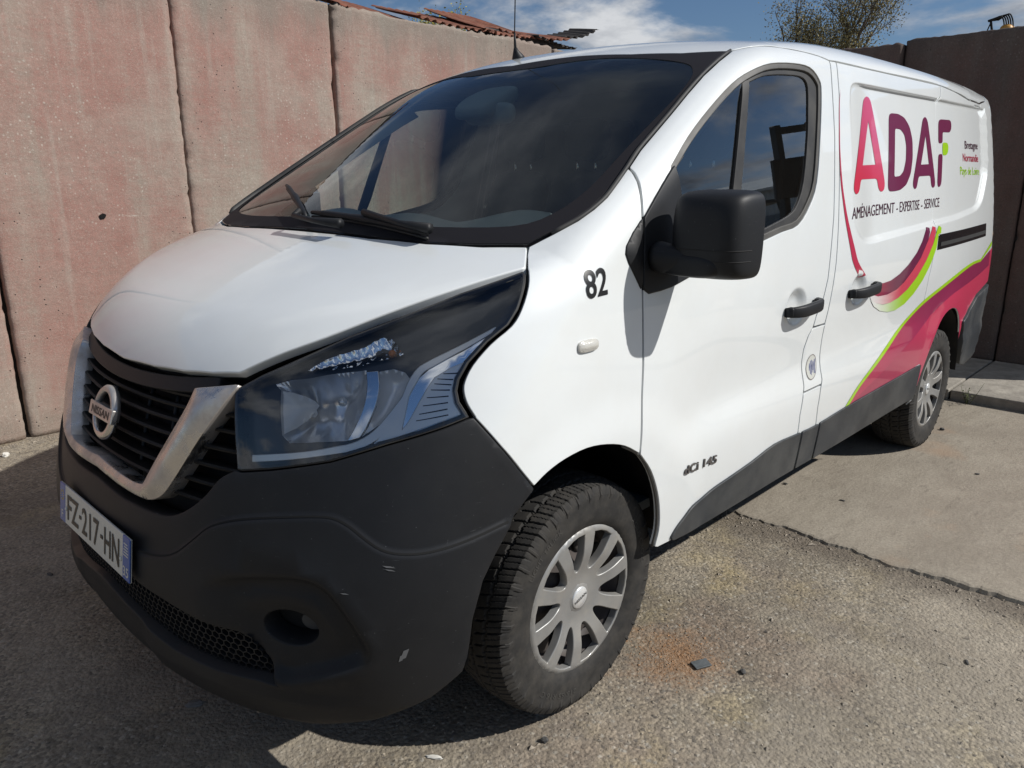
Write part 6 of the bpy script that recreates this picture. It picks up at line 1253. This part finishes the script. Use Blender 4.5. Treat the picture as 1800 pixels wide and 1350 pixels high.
tube('aerial_rod', [(0, 0, .036), (-.004, 0, .09)], [.0055, .0038], M['black_plastic'], ant, 8); tube('aerial_whip', [(-.004, 0, .088), (.0, -.002, .30), (.008, 0, .56)], [.0024, .0022, .0018], M['black_plastic'], ant, 6)
# interior
cabin = van
def extrude_profile(name, prof, y0, y1, mat, parent, ny=24, mod=None):
    ys = np.linspace(y0, y1, ny); V, F = [], []; n = len(prof)
    for y in ys:
        for (x, z) in prof: V.append(mod(x, y, z) if mod else (x, y, z))
    for i in range(ny - 1):
        for k in range(n - 1): F.append((i * n + k, i * n + k + 1, (i + 1) * n + k + 1, (i + 1) * n + k))
    F += [tuple(reversed(range(n))), tuple((ny - 1) * n + k for k in range(n))]
    return emit(name, V, F, mat, parent)
dash = extrude_profile('dashboard', crom([(.80, 1.12), (.86, 1.255), (1.0, 1.285), (1.20, 1.285), (1.31, 1.255), (1.38, 1.18), (1.38, 1.0), (1.30, .75), (1.28, .5)], 4), -.80, .80, M['dash'], van, 40, lambda x, y, z: (x + .10 * (abs(y) / .8) ** 2, y, z + (.055 * math.exp(-((y + .42) / .17) ** 2) + .035 * math.exp(-((y - .62) / .13) ** 2) + .03 * math.exp(-((y - .12) / .16) ** 2)) * max(0, 1 - abs(x - 1.22) / .16) ** .5 if abs(x - 1.22) < .16 else z))
for y0 in (-.10, .30):
    for i in range(6): box('dash_vent', (1.005 + .005 * i, y0 + i * .035, 1.2905), (.012, .010, .004), M['satin'] if i % 1 == 0 else M['dash'], dash)
    box('dash_grille', (1.02, y0 + .09, 1.2880), (.035, .26, .003), M['black_matte'], dash)
sw_ = empty('steering_wheel', (1.42, -.42, 1.12), van)
def steering():
    c = Vector((0, 0, 0)); ax = Vector((-.55, 0, .83)).normalized(); e1 = Vector((0, 1, 0)); e2 = ax.cross(e1)
    tube('wheel_rim', [tuple(e1 * .185 * math.cos(a) + e2 * .185 * math.sin(a)) for a in np.linspace(0, 2 * math.pi, 41)], .015, M['seat'], sw_, 8)
    for a in (.2, math.pi - .2, -math.pi / 2): tube('wheel_spoke', [(0, 0, -.01), tuple(e1 * .18 * math.cos(a) + e2 * .18 * math.sin(a))], .014, M['dash'], sw_, 8)
    tube('wheel_hub', [tuple(-ax * .10), tuple(ax * .01)], .055, M['dash'], sw_, 16)
steering()
for y in (-.45, .12, .50):
    seat = empty('seat', (1.95, y, .45), van); w = .24 if y < 0 else .19
    blob('seat_cushion', seat, M['seat'], [rrect(-.35, 0, .38, w, .07), rrect(-.30, 0, .39, w * 1.02, .085, .7), rrect(.0, 0, .37, w, .08, .7), rrect(.16, 0, .36, w * .95, .07, .7)], 2)
    b_ = []
    for (z, x, hw_, hd) in ((.40, .10, .8, .05), (.46, .12, 1.0, .065), (.72, .17, 1.02, .065), (.95, .21, .92, .055), (1.02, .22, .72, .04)): b_.append([(x + p[1], p[0], z) for p in [(q[1], q[2]) for q in rrect(0, 0, 0, w * hw_, hd, .7)]])
    blob('seat_back', seat, M['seat'], b_, 2); h_ = []
    for (z, hw_, hd) in ((1.05, .085, .03), (1.08, .115, .045), (1.18, .12, .045), (1.235, .09, .03)): h_.append([(.24 + p[1], p[0], z) for p in [(q[1], q[2]) for q in rrect(0, 0, 0, hw_, hd, .7)]])
    blob('headrest', seat, M['seat'], h_, 2)
    for s_ in (-1, 1): tube('headrest_post', [(.235, s_ * .05, .98), (.24, s_ * .05, 1.08)], .006, M['chrome'], seat, 6)
bk = [(s_ * (float(Ys(np.array(2.36), np.array(z))) - .05), z) for s_, zz in ((1, (.40, .8, 1.2, 1.5, 1.72, 1.80)), (-1, (1.80, 1.72, 1.5, 1.2, .8, .40))) for z in zz]; bk = [(y * (.93 if z > 1.75 else 1), z) for y, z in bk]
nb = len(bk); emit('bulkhead', [(2.36, y, z) for y, z in bk] + [(2.38, y, z) for y, z in bk], [tuple(range(nb)), tuple(reversed(range(nb, 2 * nb)))] + [(i, nb + i, nb + (i + 1) % nb, (i + 1) % nb) for i in range(nb)], M['bulkhead'], van, smooth=False)
for (y, w) in ((-.45, .5), (.35, .75)): box('bulkhead_panel', (2.345, y, 1.40), (.02, w, .55), M['bulkhead'], van, bevel=.03)
box('cab_floor', (1.75, 0, .47), (1.3, 1.7, .03), M['dash'], van); box('firewall', (.86, 0, .80), (.03, 1.5, .70), M['black_matte'], van)
box('headliner', (2.05, 0, 1.80), (.55, 1.30, .012), M['headliner'], van, bevel=.005)
for s_ in (1, -1):
    pl = np.array([(1.08, 1.33), (1.22, 1.16), (2.2, 1.19), (2.22, .50), (1.3, .50), (1.05, .9)]); V = [(x, -s_ * (float(Ys(np.array(x), np.array(z))) - .055), z) for x, z in pl] + [(x, -s_ * (float(Ys(np.array(x), np.array(z))) - .075), z) for x, z in pl]; n = len(pl); F = [tuple(range(n)), tuple(reversed(range(n, 2 * n)))] + [(i, n + i, n + (i + 1) % n, (i + 1) % n) for i in range(n)]
    emit('door_trim', V, F, M['dash'], doors[0] if s_ > 0 else doors[1], smooth=False)
    # pale lining of the windscreen pillar
    pp = CV['ws_side'][1:13]; A_ = crom(pp + np.array([.018, .022, -.022]), 4) * np.array([1, s_, 1]); B_ = crom(pp + np.array([.055, .055, -.075]), 4) * np.array([1, s_, 1]); V = np.concatenate([A_, B_]); n = len(A_); F = [(i, i + 1, n + i + 1, n + i) for i in range(n - 1)]
    emit('pillar_trim', V, F, M['trim'], van)
for s_ in (1, -1):
    pm = on_ws(crom(CV['ws_side'][:-1], 3), .002) * np.array([1, s_, 1]); tube('pillar_moulding', [tuple(q) for q in pm], [.004] + [.006 if s_ > 0 else .0125] * (len(pm) - 2) + [.004], M['rubber'], van, 8)
rv = CV['rvm']; ri = empty('interior_mirror', (0, 0, 0), van)
c0 = on_ws([(1.47, -.02, 1.757)], -.01)[0]
blob('mirror_mount', ri, M['dash'], [rrect(c0[0] - .13, -.02, c0[2] - .10, .05, .012), rrect(c0[0] - .11, -.02, c0[2] - .10, .085, .032, .7), rrect(c0[0] - .02, -.02, c0[2] - .06, .11, .040, .7), rrect(c0[0] + .08, -.02, c0[2] - .02, .085, .03, .7)], 2)
blob('mirror_body', ri, M['dash'], [rrect(1.40, -.06, 1.645, .10, .028, .6), rrect(1.415, -.06, 1.645, .125, .038, .7), rrect(1.445, -.06, 1.64, .125, .036, .7)], 2)

# pale scuffs on the bumper corner
M['scuff'] = plain('pale_scuff', (.11, .113, .118), .7)
for (y, z, du, dv, rot) in ((-.905, .455, .006, .016, .5), (-.893, .447, .004, .010, .4), (-.868, .655, .012, .002, .2), (-.872, .648, .010, .0015, .25), (-.80, .60, .008, .0012, .1)):
    c2 = NOSE.to2(np.array([[.33 if y < -.85 else .27, y, z]]))[0]; q = np.array([(-du, -dv * .4), (du * .3, -dv), (du, dv * .5), (-du * .2, dv)]); c_, s_2 = math.cos(rot), math.sin(rot); q = q @ np.array([[c_, s_2], [-s_2, c_]]); uv = c2 + q
    P_, N_ = NOSE.surf(uv, bump_off(uv) + .0012); emit('scuff', P_, [(0, 1, 2, 3)] if np.dot(np.cross(P_[1] - P_[0], P_[2] - P_[0]), N_[0]) > 0 else [(3, 2, 1, 0)], M['scuff'], bumper, smooth=False)
# ------------------------------------------------------------------ loose stones, chips and weeds
M['stone_w'] = plain('white_stone', (.62, .60, .55), .8, var=.15, vscale=40); M['stone_g'] = plain('grey_stone', (.17, .165, .16), .85, var=.3, vscale=60); M['slate'] = plain('slate_chip', (.085, .095, .10), .6, var=.25, vscale=70); M['stone_d'] = plain('dark_stone', (.065, .063, .06), .8)
def stone(name, loc, s, mat, label, seed, group=None, cat_='stone'):
    r = random.Random(seed); bm = bmesh.new(); bmesh.ops.create_icosphere(bm, subdivisions=2, radius=1)
    for v in bm.verts: v.co *= 1 + r.uniform(-.22, .16)
    bmesh.ops.scale(bm, vec=s, verts=bm.verts); bmesh.ops.rotate(bm, cent=(0, 0, 0), matrix=Matrix.Rotation(r.uniform(0, 6), 3, 'Z'), verts=bm.verts)
    o = from_bm(name, bm, mat, None, smooth=False); o.location = (loc[0], loc[1], (loc[2] if len(loc) > 2 else 0) + s[2] * .6); tag(o, label, cat_, group); return o
stone('white_stone', (.327, 2.554), (.022, .018, .014), M['stone_w'], 'small white stone on the ground near the foot of the sunlit wall', 1)
stone('dark_stone', (.747, -.936), (.012, .009, .008), M['stone_d'], 'dark pebble on the paving just below the front wheel', 2)
stone('dark_stone', (1.371, -1.173), (.012, .009, .007), M['stone_d'], 'dark pebble beside the slate chip and rusty sand', 3)
stone('dark_stone', (1.891, -1.642), (.013, .005, .004), M['stone_d'], 'narrow dark splinter on the paving at the right of the photo', 4)
stone('white_splinter', (.509, -.771), (.024, .006, .004), M['stone_w'], 'thin white splinter on the paving below the bumper corner', 5, cat_='splinter')
stone('dark_stone', (2.818, -.636, .014), (.013, .007, .003), M['stone_d'], 'flat dark chip on the concrete near the sill of the van', 6)
stone('dark_stone', (2.808, -.910, .014), (.014, .006, .003), M['stone_d'], 'flat dark chip farther out on the smooth concrete', 7)
stone('dark_stone', (3.59, -1.266, .014), (.012, .007, .003), M['stone_d'], 'dark flake on the smooth concrete at the right edge of the photo', 8)
stone('dark_stone', (4.212, -.938, .014), (.016, .012, .010), M['stone_d'], 'small dark pebble behind the rear wheel', 9)
stone('grey_flake', (.173, -.129), (.028, .016, .004), M['stone_g'], 'pale flake on the shaded paving in front of the bumper', 10, cat_='flake')
stone('dark_flake', (.109, .977), (.018, .008, .004), M['stone_d'], 'dark flake on the shaded paving left of the number plate', 11, cat_='flake')
sl = box('slate_chip', (1.316, -1.065, .006), (.055, .034, .005), M['slate'], rot=Matrix.Rotation(math.radians(-25), 3, 'Z') @ Matrix.Rotation(math.radians(4), 3, 'X'), bevel=.0015); tag(sl, 'flat grey slate chip lying on the rusty sand by the front wheel', 'chip')
def grit(name, n, region, size, mats, z=0.0, seed=0, cond=None):
    r = np.random.default_rng(seed); V, F = [], []; base = np.array([(1, 0, 0), (-.4, .9, 0), (-.6, -.8, 0), (.1, .1, .8), (.2, -.2, -.5)]); bf = [(0, 1, 3), (1, 2, 3), (2, 0, 3), (1, 0, 4), (2, 1, 4), (0, 2, 4)]
    for i in range(n):
        x, y = region(r)
        s = size * r.lognormal(0, .45); a = r.uniform(0, 6.28); c, s_ = math.cos(a), math.sin(a); b_ = base * (1 + .3 * r.standard_normal((5, 3))) * s * np.array([1, 1, .65]); q = np.stack([b_[:, 0] * c - b_[:, 1] * s_ + x, b_[:, 0] * s_ + b_[:, 1] * c + y, b_[:, 2] + z + s * .2], 1); o = len(V); V += q.tolist(); F += [tuple(o + k for k in f) for f in bf]
    return tag(emit(name, V, F, mats, smooth=False), kind='stuff')
M['grit'] = plain('grit', (.29, .25, .20), .9, var=.5, vscale=55); M['sand'] = plain('rusty_sand', (.33, .19, .10), .95, var=.35, vscale=50)
g1 = grit('loose_grit', 3200, lambda r: (r.uniform(-.6, 2.35), r.uniform(-2.2, -.35)), .0030, M['grit'], seed=1); g1['label'] = 'fine loose grit scattered over the worn paving'
g2 = grit('loose_grit', 1500, lambda r: (2.33 + .05 * r.standard_normal(), r.uniform(-2.6, .2)), .0034, M['grit'], seed=2); g2['label'] = 'crumbled grit along the broken edge of the concrete'
g3 = grit('rusty_sand', 2600, lambda r: (1.31 + .07 * r.standard_normal(), -.985 + .06 * r.standard_normal()), .0015, M['sand'], seed=3); g3['label'] = 'small spill of rust-coloured sand beside the front wheel'
g4 = grit('loose_grit', 2500, lambda r: (r.uniform(-.5, 2.5), 2.74 - abs(.05 * r.standard_normal())), .0040, M['grit'], seed=4); g4['label'] = 'grit gathered along the foot of the sunlit wall'
M['weed'] = plain('weed_green', (.10, .12, .045), .8, var=.3, vscale=30)
def weed(loc, seed, label):
    r = random.Random(seed); w = empty('weed', loc); tag(w, label, 'plant')
    for i in range(6):
        a = r.uniform(0, 6.28); h = r.uniform(.06, .17); dx, dy = math.cos(a) * .05 * r.random(), math.sin(a) * .06 * r.random(); tube('stem', [(dx * .2, dy * .2, 0), (dx, dy, h * .6), (dx * 1.5, dy * 1.5, h)], [.0016, .0012, .0008], M['weed'], w, 4)
        V, F = [], []
        for k in range(9):
            t_ = r.uniform(.1, 1); p_ = Vector((dx * 1.4 * t_, dy * 1.4 * t_, h * t_)); d = Vector((r.gauss(0, 1), r.gauss(0, 1), r.gauss(0, .6))).normalized() * r.uniform(.010, .022); s2 = d.cross(Vector((0, 0, 1))).normalized() * .004; o = len(V); V += [tuple(p_), tuple(p_ + d * .5 + s2), tuple(p_ + d), tuple(p_ + d * .5 - s2)]; F.append((o, o + 1, o + 2, o + 3))
        emit('leaves', V, F, M['weed'], w, smooth=False)
weed((4.90, -.90, .012), 3, 'small weed growing against the dark kerb behind the rear wheel')
print('scene built: objects', len(bpy.data.objects), 'tris', sum(sum(len(p.vertices) - 2 for p in o.data.polygons) for o in bpy.data.objects if o.type == 'MESH'))
